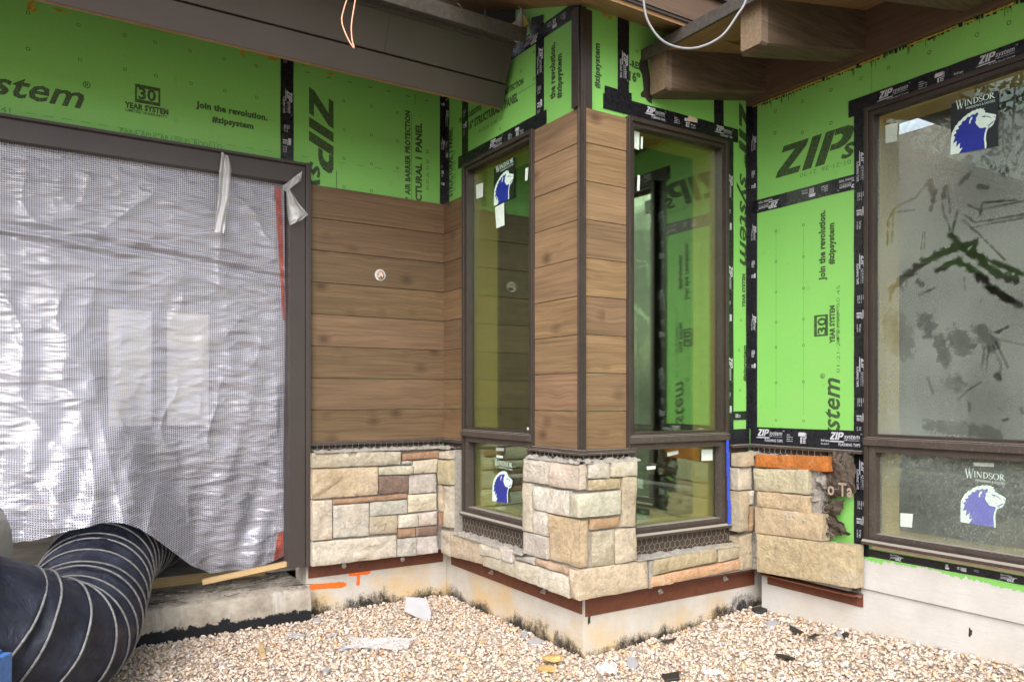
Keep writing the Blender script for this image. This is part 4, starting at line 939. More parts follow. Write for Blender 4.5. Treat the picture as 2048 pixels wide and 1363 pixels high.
# ------------------------------------------------------------ stonework
CREAM, TAN, PALE, RUST, BROWN, ORANGE, GOLD, GREY = (.63, .575, .475), (.57, .495, .37), (.68, .635, .56), (.40, .255, .17), (.29, .21, .165), (.55, .20, .05), (.61, .50, .34), (.55, .525, .485)
_sid = [0]
def stone_mesh(path, zt, zb, depth, parent, color, rough=.008, corner=None):
    """path: list of (origin, normal) plan samples along the face, zt / zb: top and bottom height at each sample"""
    _sid[0] += 1; seed = _sid[0] * 7.31; n = len(path); hmax = max(a - b for a, b in zip(zt, zb)); m_ = max(4, int(hmax / .018)); V = []; Fc = []
    L = [0]
    for i in range(1, n): L.append(L[-1] + (path[i][0] - path[i - 1][0]).length)
    rq = random.Random(_sid[0]); pr = rq.uniform(-.008, .012); chips = []
    for _ in range(7 if rough > .0065 else 4):
        a_ = rq.uniform(0, 6.283); sl_ = rq.uniform(.05, .24) * rough / .008; x0 = rq.uniform(0, L[-1]); z0 = rq.uniform(min(zb), max(zt)); chips.append((x0, z0, math.cos(a_) * sl_, math.sin(a_) * sl_, rq.uniform(.0, .008)))
    def pt(i, j):
        o, nv = path[i]; z = zb[i] + (zt[i] - zb[i]) * j / m_; x = L[i]
        edge = min(L[i], L[-1] - L[i], (z - zb[i]), (zt[i] - z))
        q = Vector((x * 9 + seed, z * 9, seed)); hgt = noise.fractal(q, .9, 2.0, 4) * rough * 1.3 + noise.noise(q * .35) * rough * 1.2 + abs(noise.noise(q * 1.7)) * rough * .8
        hgt = min([hgt] + [o_ + gx_ * (x - x0) + gz_ * (z - z0) + .003 * noise.noise(q * 2.5) for x0, z0, gx_, gz_, o_ in chips if True and abs(gx_ * (x - x0) + gz_ * (z - z0)) < .03]); hgt = max(hgt, -.013)
        pull = .0055 * max(0, 1 - edge / .007) ** 1.5 * (1 + .8 * noise.noise(q * 3))
        if corner is not None: pull += .020 * max(0, 1 - abs(L[i] - corner) / .022) * max(0, .35 + noise.noise(Vector((seed, z * 7, 3))) * 1.1)
        wz = noise.noise(Vector((x * 14, seed, j * .3))) * .0035 if j in (0, m_) else 0
        return o + nv * (hgt + pr - pull) + Vector((0, 0, z + wz))
    for j in range(m_ + 1):
        for i in range(n): V.append(pt(i, j))
    for j in range(m_):
        for i in range(n - 1): a = j * n + i; Fc.append([a, a + 1, a + n + 1, a + n])
    rim = [i for i in range(n)] + [j * n + n - 1 for j in range(1, m_ + 1)] + [m_ * n + i for i in range(n - 2, -1, -1)] + [j * n for j in range(m_ - 1, 0, -1)]
    b = len(V)
    for r_ in rim: i = r_ % n; V.append(V[r_] - path[i][1] * depth)
    for k in range(len(rim)): k2 = (k + 1) % len(rim); Fc.append([rim[k2], rim[k], b + k, b + k2])
    m = MB(); m.v = V; m.f = Fc; m.uv = [[(0, 0)] * len(f) for f in Fc]
    o = m.build('stone', M['stone'], parent, color=color); o.data.polygons.foreach_set('use_smooth', [True] * len(o.data.polygons)); o.data.set_sharp_from_angle(angle=R(38)) if hasattr(o.data, 'set_sharp_from_angle') else None
    return o
def jit(c): k = random.uniform(.9, 1.1); return tuple(min(1, x * k * random.uniform(.96, 1.04)) for x in c)
def stone(parent, w, q, color, d=.10, gap=.0022, depth=.09, rough=.008):
    "q: (xl, ytl, ybl, xr, ytr, ybr) photo pixels of the face"
    xl, a, b, xr, c, e = q; s0, zt0 = pw(w, xl, a, d); _, zb0 = pw(w, xl, b, d); s1, zt1 = pw(w, xr, c, d); _, zb1 = pw(w, xr, e, d)
    s0 += gap; s1 -= gap; n = max(4, int((s1 - s0) / .018) + 1); nv = Vector((*WALL[w][2], 0)); path = []; zt = []; zb = []
    for i in range(n):
        t = i / (n - 1); path.append((wp(w, s0 + (s1 - s0) * t, 0, d), nv)); zt.append(zt0 + (zt1 - zt0) * t - gap); zb.append(zb0 + (zb1 - zb0) * t + gap)
    return stone_mesh(path, zt, zb, depth, parent, jit(color), rough)
def corner_stone(parent, xl, yl, yc, xr, yr, color, d=.10, gap=.004, xc=1157):
    "wraps the outer corner: left edge on the return face, right edge on the front face"
    sl, ztl = pw('B', xl, yl[0], d); _, zbl = pw('B', xl, yl[1], d); sc, ztc = pw('B', xc, yc[0], d); _, zbc = pw('B', xc, yc[1], d); sr, ztr = pw('C', xr, yr[0], d); _, zbr = pw('C', xr, yr[1], d)
    sl += gap; sr -= gap; path = []; zt = []; zb = []; nb = Vector((*WALL['B'][2], 0)); nc = Vector((*WALL['C'][2], 0)); SC = LB + d
    n1 = max(3, int((SC - sl) / .018)); n2 = max(3, int((sr + d) / .018))
    for i in range(n1): t = i / n1; path.append((wp('B', sl + (SC - sl) * t, 0, d), nb)); zt.append(ztl + (ztc - ztl) * t - gap); zb.append(zbl + (zbc - zbl) * t + gap)
    path.append((wp('B', SC, 0, d), (nb + nc) * .9)); zt.append(ztc - gap); zb.append(zbc + gap)
    for i in range(1, n2 + 1): t = i / n2; path.append((wp('C', -d + (sr + d) * t, 0, d), nc)); zt.append(ztc + (ztr - ztc) * t - gap); zb.append(zbc + (zbr - zbc) * t + gap)
    return stone_mesh(path, zt, zb, .07, parent, jit(color), .007, corner=SC - sl)
def cr(ox, oy, k): return lambda q: (ox + q[0] / k, oy + q[1] / k, oy + q[2] / k, ox + q[3] / k, oy + q[4] / k, oy + q[5] / k)
stA = thing('stone_veneer', 'tan stone veneer panel below the left cladding', 'stonework', wp('A', -.5, .37, .1))
stC = thing('stone_veneer', 'stone base of the clad corner column, with its ledges under both windows', 'stonework', wp('C', .3, .37, .1))
stD = thing('stone_veneer', 'unfinished stone veneer with orange top stone and ragged right edge', 'stonework', wp('D', .3, .37, .1))
c8 = cr(600, 860, 2.709)
for q, c in [((68, 123, 208, 548, 113, 186), CREAM), ((556, 127, 164, 750, 110, 150), RUST), ((556, 166, 187, 614, 164, 184), GREY), ((68, 213, 375, 427, 198, 350), GOLD), ((430, 200, 246, 614, 189, 238), CREAM), ((616, 166, 236, 745, 154, 228), CREAM),
    ((430, 249, 346, 594, 241, 336), BROWN), ((596, 241, 347, 745, 233, 336), GREY), ((182, 378, 404, 588, 342, 372), RUST), ((68, 380, 600, 179, 378, 593), CREAM), ((183, 407, 585, 379, 393, 573), PALE), ((382, 390, 468, 587, 375, 452), GREY),
    ((590, 351, 447, 747, 340, 433), CREAM), ((381, 470, 566, 534, 460, 556), TAN), ((537, 460, 530, 641, 452, 521), PALE), ((643, 452, 521, 748, 437, 513), PALE), ((536, 533, 582, 629, 527, 576), RUST), ((631, 525, 576, 753, 517, 566), BROWN),
    ((68, 606, 741, 526, 568, 688), CREAM), ((528, 590, 686, 635, 580, 678), GREY), ((637, 580, 678, 753, 571, 664), GREY)]: stone(stA, 'A', c8(q), c, rough=.011 if c in (CREAM, GREY) else .007)
for q, c in [((750, 113, 155, 810, 110, 157), CREAM), ((746, 158, 291, 810, 160, 298), GOLD), ((747, 293, 436, 768, 297, 440), TAN), ((769, 300, 522, 810, 301, 532), CREAM), ((748, 438, 518, 768, 442, 522), RUST)]: stone(stA, 'B', c8(q), c, rough=.006, gap=.003)
c9 = cr(900, 1000, 7.097)
for q, c in [((-150, 418, 745, -28, 445, 800), CREAM), ((-26, 447, 800, 415, 577, 912), TAN), ((420, 605, 768, 705, 662, 852), PALE), ((711, 668, 856, 872, 700, 894), PALE), ((422, 775, 935, 880, 897, 1095), CREAM), ((884, 800, 850, 1176, 805, 918), GREY), ((1180, 815, 918, 1655, 958, 1066), ORANGE if 0 else (.60, .44, .33)), ((884, 860, 1098, 1236, 940, 1228), CREAM), ((1238, 940, 1228, 1657, 1074, 1400), PALE)]: stone(stC, 'B', c9(q), c)
def c4(x, y): return (1000 + x / 2.821, 880 + y / 2.821)
k4 = cr(1000, 880, 2.821)
for q, c in [((117, 103, 232, 264, 116, 252), PALE), ((117, 236, 508, 171, 246, 522), CREAM), ((174, 256, 388, 380, 288, 434), PALE), ((173, 392, 523, 257, 407, 546), PALE), ((118, 514, 640, 256, 548, 676), PALE)]: stone(stC, 'B', k4(q), c)
def cs(xl, yl, yc, xr, yr, c):
    corner_stone(stC, c4(xl, 0)[0], [c4(0, y)[1] for y in yl], [c4(0, y)[1] for y in yc], c4(xr, 0)[0], [c4(0, y)[1] for y in yr], c)
cs(266, (118, 258), (140, 288), 502, (132, 280), CREAM); cs(384, (294, 434), (302, 442), 692, (280, 420), CREAM); cs(260, (412, 672), (452, 728), 512, (446, 715), GOLD); cs(380, (722, 885), (732, 914), 845, (672, 838), TAN)
for q, c in [((505, 133, 218, 630, 124, 216), PALE), ((633, 123, 210, 774, 115, 203), CREAM), ((507, 224, 288, 692, 211, 276), GOLD), ((695, 207, 492, 777, 202, 488), TAN), ((516, 446, 510, 689, 432, 490), (.55, .38, .22)), ((528, 517, 718, 655, 502, 702), TAN), ((657, 502, 702, 777, 489, 682), TAN),
    ((868, 672, 764, 1229, 608, 682), (.52, .46, .31)), ((1236, 602, 692, 1358, 584, 662), (.52, .46, .31)), ((854, 768, 834, 1361, 667, 728), (.66, .43, .25)), ((1363, 548, 738, 1439, 522, 722), TAN)]: stone(stC, 'C', k4(q), c, gap=.0035)
for q, c in [((1356, 74, 152, 1437, 68, 146), TAN), ((1356, 156, 288, 1430, 150, 278), CREAM), ((1352, 288, 522, 1411, 282, 512), TAN), ((1413, 286, 368, 1440, 280, 362), GREY), ((1413, 372, 516, 1440, 366, 510), RUST)]: stone(stD, 'C', k4(q), c, gap=.0035, rough=.006)
k5 = cr(1440, 840, 2.607)
for q, c, r_ in [((182, 177, 242, 560, 190, 270), ORANGE, .006), ((176, 250, 366, 456, 256, 388), TAN, .006), ((186, 368, 450, 452, 392, 484), GOLD, .008), ((180, 450, 586, 530, 490, 632), (.54, .455, .30), .006), ((187, 588, 792, 698, 656, 880), (.56, .475, .315), .006)]: stone(stD, 'D', k5(q), c, rough=r_, depth=.085)
# mortar bed behind the stones, and rough mortar on top of the ledges
def bed(parent, w, s0, s1, z0, z1, d1=.055):
    m = MB(); m.box(w, s0, s1, z0, z1, -.028, d1); return m.build('mortar_bed', M['mortar'], parent)
bed(stA, 'A', -1.095, .0, .402, 1.20); bed(stA, 'B', .0, .29, .402, 1.20)
bed(stC, 'B', .0, 1.30, .402, .565, .06); bed(stC, 'B', 1.30, LB + .06, .402, 1.205, .06); bed(stC, 'C', .028, .36, .402, 1.205, .062); bed(stC, 'C', .36, 1.49, .402, .585, .062)
bed(stD, 'C', 1.40, 1.51, .60, 1.20, .05); bed(stD, 'D', -.02, .60, .402, 1.20, .05); bed(stD, 'D', .60, .80, .402, .58, .05)
def crumbs(parent, w, s0, s1, z, d0, d1, amp=.022, seed=0, step=.014):
    rn = random.Random(seed); n = max(4, int((s1 - s0) / step)); m_ = max(3, int((d1 - d0) / step)); P = []
    for j in range(m_ + 1):
        row = []
        for i in range(n + 1):
            s = s0 + (s1 - s0) * i / n; d = d0 + (d1 - d0) * j / m_
            hh = amp * (.55 + .6 * noise.fractal(Vector((s * 22 + seed, d * 22, seed)), .8, 2, 4)) * (1 if 0 < j < m_ else .2)
            row.append(tuple(wp(w, s, z + max(hh, -.004), d)))
        P.append(row)
    return grid_obj('mortar_crumbs', P, M['mortar'], parent, smooth=False)
crumbs(stA, 'A', -1.09, .02, 1.198, -.03, .095, .030, 1); crumbs(stA, 'B', -.02, .28, 1.198, -.03, .095, .028, 2)
crumbs(stC, 'B', .33, 1.30, .563, -.03, .098, .030, 3); crumbs(stC, 'C', .36, 1.30, .583, -.03, .096, .022, 4)
crumbs(stC, 'B', 1.32, LB + .09, 1.203, -.03, .09, .032, 5); crumbs(stC, 'C', -.05, .40, 1.203, -.03, .09, .030, 6)
crumbs(stD, 'C', 1.39, 1.50, 1.20, -.03, .095, .03, 7); crumbs(stD, 'D', -.02, .60, 1.195, -.03, .09, .026, 8); crumbs(stD, 'D', .50, .78, .60, -.02, .08, .03, 9)
# ragged mortar lumps at the unfinished edge
rn = random.Random(11)
for k in range(16):
    z = .62 + k * .037; s = pw('D', 1440 + (455 + rn.uniform(10, 75)) / 2.607, 900, .05)[0]; r0 = rn.uniform(.018, .045); c = wp('D', s, z, rn.uniform(.0, .05)); bm = bmesh.new(); bmesh.ops.create_icosphere(bm, subdivisions=2, radius=r0)
    for v in bm.verts: v.co *= 1 + .7 * noise.noise(v.co * 40 + Vector((k, 0, 0)))
    me = bpy.data.meshes.new('mortar_lump'); bm.to_mesh(me); bm.free(); me.materials.append(M['mortar']); link(bpy.data.objects.new('mortar_lump', me), stD, c)
# hexagonal wire netting
def netting(parent, w, s0, s1, z0, z1, d, a=.026, r=.0009, wob=.006, seed=0):
    m = MB(); hx = a * math.sqrt(3); rows = int((z1 - z0) / (1.5 * a)) + 2; cols = int((s1 - s0) / hx) + 2; done = set()
    def P(s, z): s, z = s + .004 * noise.noise(Vector((s * 40, z * 40, seed + 5))), z + .004 * noise.noise(Vector((s * 40, z * 40, seed + 9))); return wp(w, s, z, d + wob * noise.noise(Vector((s * 18, z * 18, seed))))
    for j in range(rows):
        for i in range(cols):
            cx = s0 + i * hx + (hx / 2 if j % 2 else 0); cz = z0 + j * 1.5 * a
            c = [(cx + a * math.sin(R(60 * k)), cz + a * math.cos(R(60 * k))) for k in range(6)]
            for k in range(6):
                p, q = c[k], c[(k + 1) % 6]; key = tuple(sorted(((round(p[0], 4), round(p[1], 4)), (round(q[0], 4), round(q[1], 4)))))
                mid = ((p[0] + q[0]) / 2, (p[1] + q[1]) / 2)
                if key in done or not (s0 <= mid[0] <= s1 and z0 <= mid[1] <= z1): continue
                done.add(key); m.tube([P(*p), P(*q)], r, 4, cap=False)
    return m.build('wire_netting', M['wire'], parent, kind='stuff')
def paper(parent, w, s0, s1, z0, z1, d=-.012):
    m = MB(); m.box(w, s0, s1, z0, z1, -.029, d); return m.build('building_paper', M['paper'], parent)
paper(stC, 'B', .33, 1.30, .56, .698); netting(stC, 'B', .335, 1.26, .585, .70, .006, seed=1)
paper(stC, 'C', .36, 1.285, .58, .698); netting(stC, 'C', .41, 1.28, .60, .70, .006, seed=2)
paper(stA, 'A', -1.09, -.012, 1.19, 1.25); netting(stA, 'A', -1.09, -.01, 1.205, 1.25, .03, seed=3)
paper(stC, 'B', 1.30, LB + .012, 1.20, 1.25); paper(stC, 'C', -.010, .37, 1.20, 1.25); netting(stC, 'B', 1.32, LB, 1.21, 1.25, .03, seed=4); netting(stC, 'C', -.01, .37, 1.21, 1.25, .03, seed=5)
paper(stD, 'C', 1.272, 1.505, .575, 1.25, -.016); paper(stA, 'B', -.012, .336, 1.19, 1.2495, -.0125); paper(stC, 'B', .26, .336, .55, .72, -.014); paper(stC, 'C', 1.27, 1.40, .55, .61, .01); paper(stD, 'D', -.01, .60, 1.19, 1.25); netting(stD, 'D', .0, .62, 1.20, 1.25, .03, seed=6)
# torn paper and loose netting at the unfinished edge
def crumple(name, parent, mat, cs, n, amp, seed, bulge=.03):
    P = []; a, b, c, e = [wp('D', *pw('D', *q, .03), .02) for q in cs]; nv = Vector((*WALL['D'][2], 0))
    for j in range(n + 1):
        row = []
        for i in range(n + 1):
            u, v = i / n, j / n; p = (a * (1 - u) + b * u) * (1 - v) + (e * (1 - u) + c * u) * v
            q = Vector((u * 3.1, v * 3.1, seed)); p = p + nv * (bulge * math.sin(u * 3) * math.sin(v * 3.1) + amp * noise.fractal(q, .8, 2, 3)) + Vector((0, 0, amp * .5 * noise.noise(q * 2)))
            row.append(tuple(p))
        P.append(row)
    return grid_obj(name, P, mat, parent, smooth=False)
tp = crumple('torn_paper', stD, M['paper'], ((1655, 903), (1705, 902), (1712, 985), (1650, 1000)), 14, .035, 2, .05)
crumple('torn_paper', stD, M['paper'], ((1642, 1002), (1690, 1000), (1676, 1030), (1640, 1040)), 10, .03, 5, .03); crumple('torn_paper', stD, M['paper'], ((1640, 1035), (1668, 1030), (1700, 1068), (1650, 1072)), 10, .04, 9, .02)
ik = Ink('D', .105)
ink_box(ik, 'o Ta', 'D', ((1655, 988), (1705, 984)), 0, .02, 0, .085, d=.105); ik.build('lettering', M['paper_print'], tp)
netting(stD, 'D', .42, .66, .66, 1.19, .062, wob=.05, seed=8); netting(stD, 'D', .78, .835, .42, .60, .03, wob=.03, seed=9)
m = MB(); rn = random.Random(21)
for k in range(26):
    s = rn.uniform(.42, .78); z = rn.choice([rn.uniform(.9, 1.22), rn.uniform(.6, .75)]); p = wp('D', s, z, rn.uniform(.03, .09)); pts = [p]
    for q in range(4): pts.append(pts[-1] + Vector((rn.uniform(-.025, .025), rn.uniform(-.025, .025), rn.uniform(-.03, .03))))
    m.tube(pts, .0011, 4)
m.build('loose_wire', M['wire'], stD, kind='stuff')
m = MB(); m.box('D', .80, .838, .40, .62, -.02, .02); m.build('building_paper', M['paper'], stD)
# plain mortar joint in the front ledge
m = MB(); s0 = pw('C', *c4(846, 700), .09)[0]; m.box('C', s0, s0 + .028, .40, .575, .04, .088); m.build('mortar_joint', M['mortar'], stC, bevel=.004)
# blue tape hanging along the jamb
m = MB()
for i, (y0, y1) in enumerate(((868, 905), (905, 950), (950, 1000), (1000, 1052))):
    x0 = 1452 + i * .8; d_ = .03; a, b = pw('C', x0, y0, d_), pw('C', x0 + .8, y1, d_); wd = .026
    m.box('C', a[0], a[0] + wd + .004 * (i % 2), b[1], a[1], d_ + .001 * i, d_ + .003 + .001 * i)
tag(m.build('masking_tape', M['blue_tape'], None), 'strip of blue masking tape along the jamb beside the stonework', 'tape')
# shelf angles
def angle(w, s0, s1, z1, z0, d, label, bolts):
    t = thing('steel_angle', label, 'steel angle', wp(w, (s0 + s1) / 2, z0, d), 'red primed shelf angles under the stonework')
    m = MB(); m.prism([(d, z0), (d + .008, z0), (d + .008, z1 - .008), (d + .10, z1 - .008), (d + .10, z1), (d, z1)], lambda a, p: wp(w, a, p[1], p[0]), s0, s1); m.build('angle_bar', M['primer'], t, bevel=.0015)
    for px, py in bolts:
        s, z = pw(w, px, py, d + .01); m = MB(); m.tube([wp(w, s, z, d + .008), wp(w, s, z, d + .012)], .018, 16); m.tube([wp(w, s, z, d + .0115), wp(w, s, z, d + .026)], .0115, 6); m.tube([wp(w, s, z, d + .0255), wp(w, s, z, d + .036)], .006, 8); m.build('bolt', M['bolt'], t)
angle('A', -1.085, .02, .398, .278, -.055, 'rust red steel angle under the left stone panel', [(688, 1131), (805, 1118)])
angle('B', .035, LB - .065, .404, .266, -.057, 'rust red steel angle under the ledge of the narrow window', [(984, 1144), (1088, 1182)])
angle('C', .07, LC + .09, .392, .252, -.055, 'longest rust red steel angle, right of the foundation corner', [(1320, 1182), (1450, 1156)])
angle('D', .11, .838, .380, .296, -.043, 'rust red steel angle with bolt under the unfinished stonework', [(1547, 1149), (1719, 1189)])
# ------------------------------------------------------------ doorway
dr = thing('door_frame', 'dark brown metal door frame around the plastic covered doorway', 'door frame', wp('A', -1.18, .38, 0))
m = MB(); m.box('A', -1.252, -1.132, .385, 3.262, -.10, .030); m.build('jamb', M['fascia'], dr, bevel=.003)
m = MB(); m.box('A', -1.131, -1.096, .383, 3.290, -.04, .046); m.build('jamb_edge', M['fascia'], dr, bevel=.003)
m = MB(); m.box('A', -7, -1.1325, 3.135, 3.2615, -.10, .0295); m.build('head', M['fascia'], dr, bevel=.003)
m = MB(); m.prism([(-.04, 3.263), (.033, 3.263), (.047, 3.270), (.047, 3.285), (-.04, 3.292)], lambda t, p: wp('A', t, p[1], p[0]), -7, -1.1315); m.build('head_cap', M['fascia'], dr)
# concrete step
st = thing('concrete_step', 'worn concrete step below the doorway with black waterproofing at its foot', 'step', wp('A', -2, 0, .05))
P = []; prof = [(-.62, .228), (-.3, .228), (-.05, .229), (.02, .228), (.042, .220), (.05, .208), (.052, .12), (.054, .04), (.056, -.2)]
for d, z in prof:
    P.append([tuple(wp('A', s, z + .006 * noise.noise(Vector((s * 5, z * 9, d * 5))) * (1 if z > .1 else .3), d + .006 * noise.noise(Vector((s * 7, z * 20, 3))))) for s in np.linspace(-7, -1.098, 240)])
grid_obj('step_body', P, M['concrete'], st)
m = MB(); m.box('A', -1.105, -1.097, -.2, .222, -.6, .052); m.build('step_end', M['concrete'], st)
m = MB(); m.box('A', -7, -1.26, .226, .298, -.60, -.555); m.build('wood_sill', M['batten'], st)
rn = random.Random(4)
def pebbles(name, parent, n, region, sz, mat, seed):
    rn = random.Random(seed); m = MB()
    for k in range(n):
        p = region(rn); r_ = rn.uniform(*sz); a = rn.uniform(0, 6.28); sq = [(math.cos(a + q) * r_ * rn.uniform(.6, 1.5), math.sin(a + q) * r_ * rn.uniform(.6, 1.2)) for q in (0, 1.5, 3.1, 4.6)]; h = r_ * rn.uniform(.25, .7)
        t_ = [p + Vector((x * .8, y * .8, h)) for x, y in sq]; b_ = [p + Vector((x, y, 0)) for x, y in sq]; m.face(t_)
        for i in range(4): m.face([b_[i], b_[(i + 1) % 4], t_[(i + 1) % 4], t_[i]])
    return m.build(name, mat, parent, kind='stuff')
tag(pebbles('step_rubble', None, 170, lambda r: wp('A', -1.12 - r.random() ** 1.4 * 1.2, .229, r.uniform(-.5, .02)), (.006, .022), M['mortar'], 3), 'loose rubble and dry twigs scattered on the concrete step', 'rubble')
m = MB()
for k in range(42):
    p = wp('A', -1.15 - rn.random() * 1.1, .236 + rn.random() * .012, rn.uniform(-.4, .02)); a = rn.uniform(-.5, .9); L = rn.uniform(.04, .17)
    m.tube([p, p + Vector((math.cos(a) * L * .5, math.sin(a) * L * .5, rn.uniform(0, .012))), p + Vector((math.cos(a + .3) * L, math.sin(a + .3) * L, 0))], .0022, 4)
tag(m.build('dry_twigs', M['beam'], None, kind='stuff'), 'dry twigs scattered on the concrete step', 'twigs')
# lumber strip
def bar(p0, p1, wd, ht, mat, name, label, cat, up=Vector((0, 0, 1))):
    e = (p1 - p0); L = e.length; e.normalize(); sdv = e.cross(up).normalized() * wd / 2; uv_ = sdv.cross(e).normalized() * ht / 2; m = MB()
    c = lambda t, a, b: p0 + e * (L * t) + sdv * a + uv_ * b
    for ax in range(3):
        for sg in (-1, 1):
            if ax == 0: q = [c(t, sg, b) for t, b in ((0, -1), (1, -1), (1, 1), (0, 1))]; u = [(0, 0), (L, 0), (L, ht), (0, ht)]
            elif ax == 1: q = [c(t, a, sg) for t, a in ((0, -1), (1, -1), (1, 1), (0, 1))]; u = [(0, 0), (L, 0), (L, wd), (0, wd)]
            else: q = [c((sg + 1) / 2, a, b) for a, b in ((-1, -1), (1, -1), (1, 1), (-1, 1))]; u = [(0, 0), (wd, 0), (wd, ht), (0, ht)]
            m.face(q, u)
    return tag(m.build(name, mat, None, bevel=.002), label, cat)
bar(PY(405, 1163, 5.42), PY(580, 1125, 5.60), .05, .034, M['batten'], 'lumber_strip', 'pale lumber strip holding down the foot of the plastic sheet', 'lumber')

# ------------------------------------------------------------ reinforced plastic sheet
BOT = [(-700, 1120, .25), (-200, 1098, .27), (0, 1090, .30), (60, 1082, .33), (120, 1063, .36), (160, 1052, .38), (205, 1044, .39), (248, 1045, .37), (278, 1056, .30), (305, 1072, .20), (340, 1098, .02), (380, 1128, -.16), (421, 1146, -.26), (455, 1142, -.28), (490, 1136, -.28), (530, 1126, -.27), (556, 1118, -.25), (571, 1112, -.22)]
bs_, bz_, bd_ = [], [], []
for px, py, d in BOT: s, z = pw('A', px, py, d); bs_.append(s); bz_.append(z); bd_.append(d)
SL, SR = -5.0, -1.262
bs_ = np.array(bs_); bu = (bs_ - bs_[0]) / (bs_[-1] - bs_[0])
def sheet_pt(u, v):
    sb = np.interp(u, bu, bs_); zb = np.interp(u, bu, bz_); db = np.interp(u, bu, bd_); st_ = SL + (SR - SL) * (bs_[0] + (bs_[-1] - bs_[0]) * u - bs_[0]) / (bs_[-1] - bs_[0])
    k = v ** 1.6; s = st_ * (1 - k) + sb * k; z = 3.137 * (1 - v) + zb * v
    right = max(0, (s + 1.9) / .64)
    d = -.03 * (1 - v) + db * v ** 2.4 - .02 * right
    q = lambda a, b, c: noise.noise(Vector((s * a + c, z * b, c)))
    wr = .011 * q(1.3, 6.5, 1) + .008 * q(5, 22, 2) + .005 * q(11, 60, 5) + .014 * q(1.1, 1.6, 3) * v
    # sagging band running down from the upper left
    band = math.exp(-((z - (2.62 + .13 * (min(s, -2.0) + 3.0) ** 2 - .16 * (s + 3.0))) / .09) ** 2); wr += band * (.016 * math.sin(z * 70 + s * 8) + .014 * q(6, 40, 8))
    ridge = lambda a, b, c: (1 - abs(q(a, b, c))) ** 5
    wr += .007 * ridge(2.2, 7, 11) + .006 * ridge(6, 17, 13) + .030 * v * ridge(2.4, .9, 17) + .012 * ridge(3.5, 2.5, 23)
    # gathered folds toward the foot
    f = v ** 3 * (1 - .75 * max(0, 1 - abs(s + 2.0) / .5)); wr += f * (.045 * math.sin(s * 13 + z * 5 + 2.2 * q(2, 2, 4)) + .022 * math.sin(s * 31 - z * 9)) * .8
    if v > .5:                                              # folds fanning up from the low corner of the sheet
        ang = math.atan2(s + 1.72, z - .30); rad = math.hypot(s + 1.72, z - .30); wr += .026 * min(1, max(0, rad - .12) * 1.8) * min(1, (v - .5) * 3) * math.sin(ang * 7 + .6) * max(0, 1 - abs(s + 1.72) / 1.2)
    edge = min(1, v * 12) * min(1, (1 - u) * 40 + .15)
    return wp('A', s, z, d + wr * edge), (s * 1.0, z - .08 * v * (math.sin(u * 9)))
US = np.concatenate([np.linspace(0, .45, 50, endpoint=False), np.linspace(.45, 1.0, 360)]); VS = np.linspace(0, 1, 320)
sh = thing('plastic_sheet', 'translucent white reinforced plastic sheet hanging over the doorway', 'plastic sheet', wp('A', -2.3, .4, 0))
def sheet_mesh(us, name, mat):
    P, T = [], []
    for v in VS:
        r0, r1 = [], []
        for u in us: p, t = sheet_pt(u, v); r0.append(tuple(p)); r1.append(t)
        P.append(r0); T.append(r1)
    return grid_obj(name, P, mat, sh, uv=T, flip=True)
sheet_mesh(US, 'mesh_sheet', M['sheet'])
nrm = Vector((*WALL['A'][2], 0)) * .006
for v0, v1, fl, fr_ in ((.012, .36, lambda t: .980 + .014 * t, lambda t: .994 + .004 * t), (.925, .998, lambda t: .985 - .012 * t, lambda t: .997)):
    P, T = [], []
    for i in range(70):
        v = v0 + (v1 - v0) * i / 69; r0, r1 = [], []
        for j in range(8): p, q = sheet_pt(fl(i / 69) + (fr_(i / 69) - fl(i / 69)) * j / 7, v); r0.append(tuple(p + nrm)); r1.append(q)
        P.append(r0); T.append(r1)
    grid_obj('red_edge_band', P, M['sheet_red'], sh, uv=T, flip=True)
def scrap_sheet(name, label, cat, rows, n, amp, seed, mat='poly', sub=6):
    "rows: list of (left pixel, right pixel, d) from top to bottom on wall A"
    P = []; R_ = []
    for i in range(len(rows) - 1):
        for k in range(sub):
            t = k / sub; R_.append([[rows[i][a][b] * (1 - t) + rows[i + 1][a][b] * t for b in (0, 1)] for a in (0, 1)] + [rows[i][2] * (1 - t) + rows[i + 1][2] * t])
    R_.append([list(rows[-1][0]), list(rows[-1][1]), rows[-1][2]])
    for j, (l, r_, d) in enumerate(R_):
        row = []
        for i in range(n + 1):
            t = i / n; dd = d + amp * noise.fractal(Vector((t * 2.2, j * .16, seed)), .7, 2, 3) + amp * .8 * math.sin(t * 9 + j * .12)
            s, z = pw('A', l[0] * (1 - t) + r_[0] * t, l[1] * (1 - t) + r_[1] * t, d); row.append(tuple(wp('A', s, z, dd)))
        P.append(row)
    return tag(grid_obj(name, P, M[mat]), label, cat)
scrap_sheet('plastic_strip', 'crinkled clear plastic strip hanging from the door head', 'plastic strip', [((443, 304), (456, 312), .055), ((438, 345), (463, 340), .06), ((436, 400), (460, 395), .06), ((430, 440), (452, 440), .06), ((426, 462), (448, 466), .06)], 12, .012, 2)
scrap_sheet('plastic_strip', 'loose clear plastic rag at the top right of the door frame', 'plastic strip', [((565, 372), (604, 342), .060), ((566, 378), (602, 362), .065), ((572, 385), (580, 378), .07), ((573, 410), (596, 404), .07), ((575, 432), (618, 428), .075), ((580, 450), (603, 440), .07)], 12, .012, 7)

